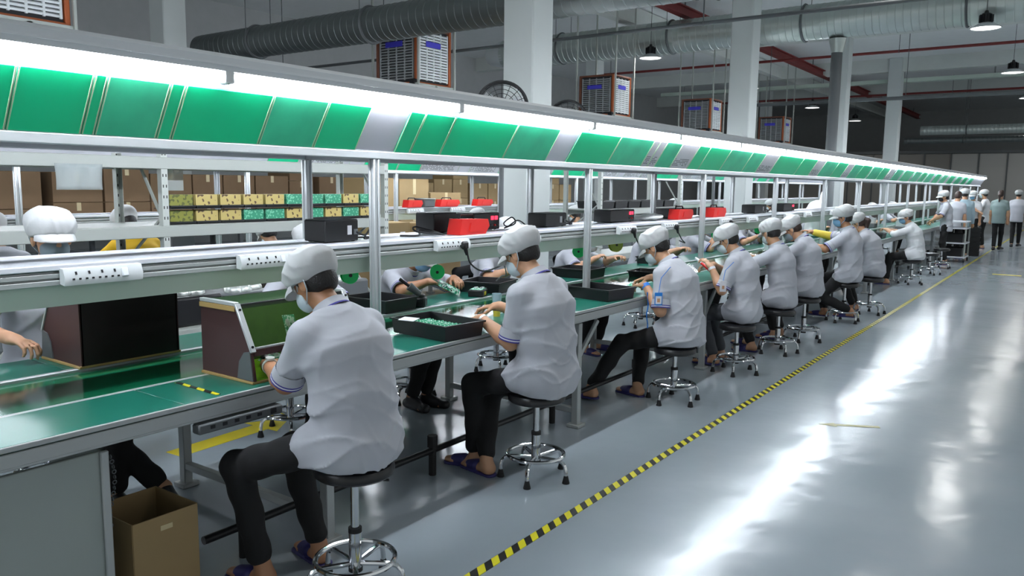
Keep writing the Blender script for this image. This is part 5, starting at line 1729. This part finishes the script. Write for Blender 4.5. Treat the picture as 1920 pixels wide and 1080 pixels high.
# ================================================================ cartons stored behind the second line
t = thing('storage_rack', 'long low rack carrying the brown cartons behind the second line', 'rack', (-11.6, 2.0, 0))
for k in range(9):
    for d in (0, -.8):
        b = MB(); b.box((d, k * 2.1, .42), (.06, .06, .84)); b.obj('post', 'pipe', t)
b = MB(); b.box((-.4, 8.4, .86), (.9, 16.9, .04)); b.obj('shelf_board', 'pipe', t)
cart0 = {}
rc = random.Random(11)
ci = 0
y = 2.3
while y < 18.4:
    w = rc.choice((.55, .62, .7))
    nrow = rc.choice((2, 2, 3)); z = .882
    light = y > 10.4  # stacks at the unlit left end get the shade-darkened cardboard
    for r in range(nrow):
        hh = rc.choice((.42, .42, .5)) if r < 2 else .3
        key = (w, hh, light)
        lab = ('light' if light else 'dark') + ' brown carton, ' + ('bottom', 'middle', 'top')[r] + ' of the ' + nth(ci) + ' stack from the left behind the second line'
        if key not in cart0:
            t = thing('carton', lab, 'carton', (-11.6, y, z), 0, 'cartons behind the second line')
            b = MB(); b.box((-.1, w / 2, hh / 2), (.6, w - .02, hh - .004), .006); b.obj('carton_body', 'carton' if light else 'cartonshade', t)
            b = MB(); b.box((.2015, w / 2, hh - .06), (.002, .06, .11)); b.box((-.1, w / 2, hh - .001), (.6, .06, .002)); b.obj('tape', 'tapem', t)
            cart0[key] = t
        else:
            dup(cart0[key], (-11.6, y, z), 0, lab)
        z += hh
    y += w + rc.choice((0, .01, .12)); ci += 1
for i, (x, y, w, hh, d, lab) in enumerate(((-7.25, 7.35, .50, .36, .4, 'light carton with a white label on the second bench, left one'), (-7.25, 7.95, .46, .34, .4, 'light carton on the second bench, right one'))):
    t = thing('carton', lab, 'carton', (x, y, ZT), 0)
    b = MB(); b.box((0, 0, hh / 2), (d, w, hh), .006); b.obj('carton_body', 'carton', t)
    b = MB(); b.box((d / 2 + .001, w * .22, hh * .5), (.002, .09, .12)); b.obj('carton_label', 'wsheet', t)
    b = MB(); b.box((0, 0, hh + .0005), (.05, w, .002)); b.obj('tape', 'tapem', t)
# tall tan cartons stacked between the lines near the big column
for i, (x, y, z, w, hh) in enumerate(((-9.2, 9.0, 0, .62, .6), (-9.2, 9.0, .601, .62, .6), (-9.2, 9.0, 1.202, .62, .58), (-9.2, 9.7, 0, .7, .7), (-9.2, 9.7, .701, .7, .45), (-9.2, 9.7, 1.152, .7, .62), (-9.2, 10.5, 0, .8, .8), (-9.2, 10.5, .801, .8, .75))):
    st = (0, 0, 0, 1, 1, 1, 2, 2)[i]
    t = thing('carton', 'tall tan carton, ' + ('left', 'middle', 'right')[st] + ' stack behind the second shelf, ' + nth((0, 1, 2, 0, 1, 2, 0, 1)[i]) + ' from the floor', 'carton', (x, y, z), 0, 'tall tan cartons behind the second shelf')
    b = MB(); b.box((0, 0, hh / 2), (.6, w, hh), .008); b.obj('carton_body', 'carton', t)
    b = MB(); b.box((.301, 0, hh * .8), (.002, .07, hh * .4)); b.obj('tape', 'tapem', t)

# ================================================================ far end of the aisle
t = thing('trolley', 'white shelved trolley with dark trays among the standing people', 'trolley', (-2.45, 21.72, 0), .0)
for a in (-1, 1):
    for c in (-1, 1):
        b = MB(); b.box((a * .26, c * .36, .52), (.035, .035, .9)); g = b.obj('post', 'steel', t)
        b = MB(); b.cyl((a * .26 - .015, c * .36, .045), (a * .26 + .015, c * .36, .045), .045, n=14); b.obj('wheel', 'blackrub', g)
for z in (.12, .45, .80, .95):
    b = MB(); b.box((0, 0, z), (.56, .78, .03), .004); b.obj('shelf', 'white', t)
for z, lab in ((.136, 'lowest'), (.466, 'middle')):
    tray(-2.45, 21.72, z, .42, .62, .2, 0, 'dark tray on the ' + lab + ' trolley shelf')
for i in range(6):
    tray(-2.40, 24.05, .002 + i * .122, .5, .6, .12, .2, 'stacked dark tray beside the trolley, ' + nth(i) + ' from the floor')
for i, y in enumerate((17.9, 19.5)):
    stool((-2.43, y, 0), .3 * i, 'empty chrome stool far along the near bench, ' + nth(i) + ' from the worker in white', .44)
for i, (x, y) in enumerate(((-4.3, 15.6), (-4.3, 18.0), (-4.3, 20.5), (-4.3, 23.0))):
    person('worker on the far side of the bench well down the line, ' + nth(i) + ' past the sack', x, y, 0, 2, .44, 1.0, (6, 14, 22), 36, 24, 0, group='workers far down the line')
    stool((x + .02, y, 0), .4, 'black stool under the ' + nth(i) + ' far worker past the sack', .44)
for i, (y, k) in enumerate(((9.66, 0), (12.5, 1), (13.2, 0), (13.05, 1), (17.9, 0), (19.0, 1))):
    t = thing('small_fixture', 'small grey fixture with clear cover on the near bench, ' + nth(i) + ' beyond the fifth worker', 'fixture', (-3.0 - .8 * k, y, ZT))
    b = MB(); b.box((0, 0, .05), (.2, .26, .1), .01); b.obj('base', 'pipe', t); b = MB(); b.box((0, 0, .16), (.18, .22, .12), .01); b.obj('cover', 'poly', t)
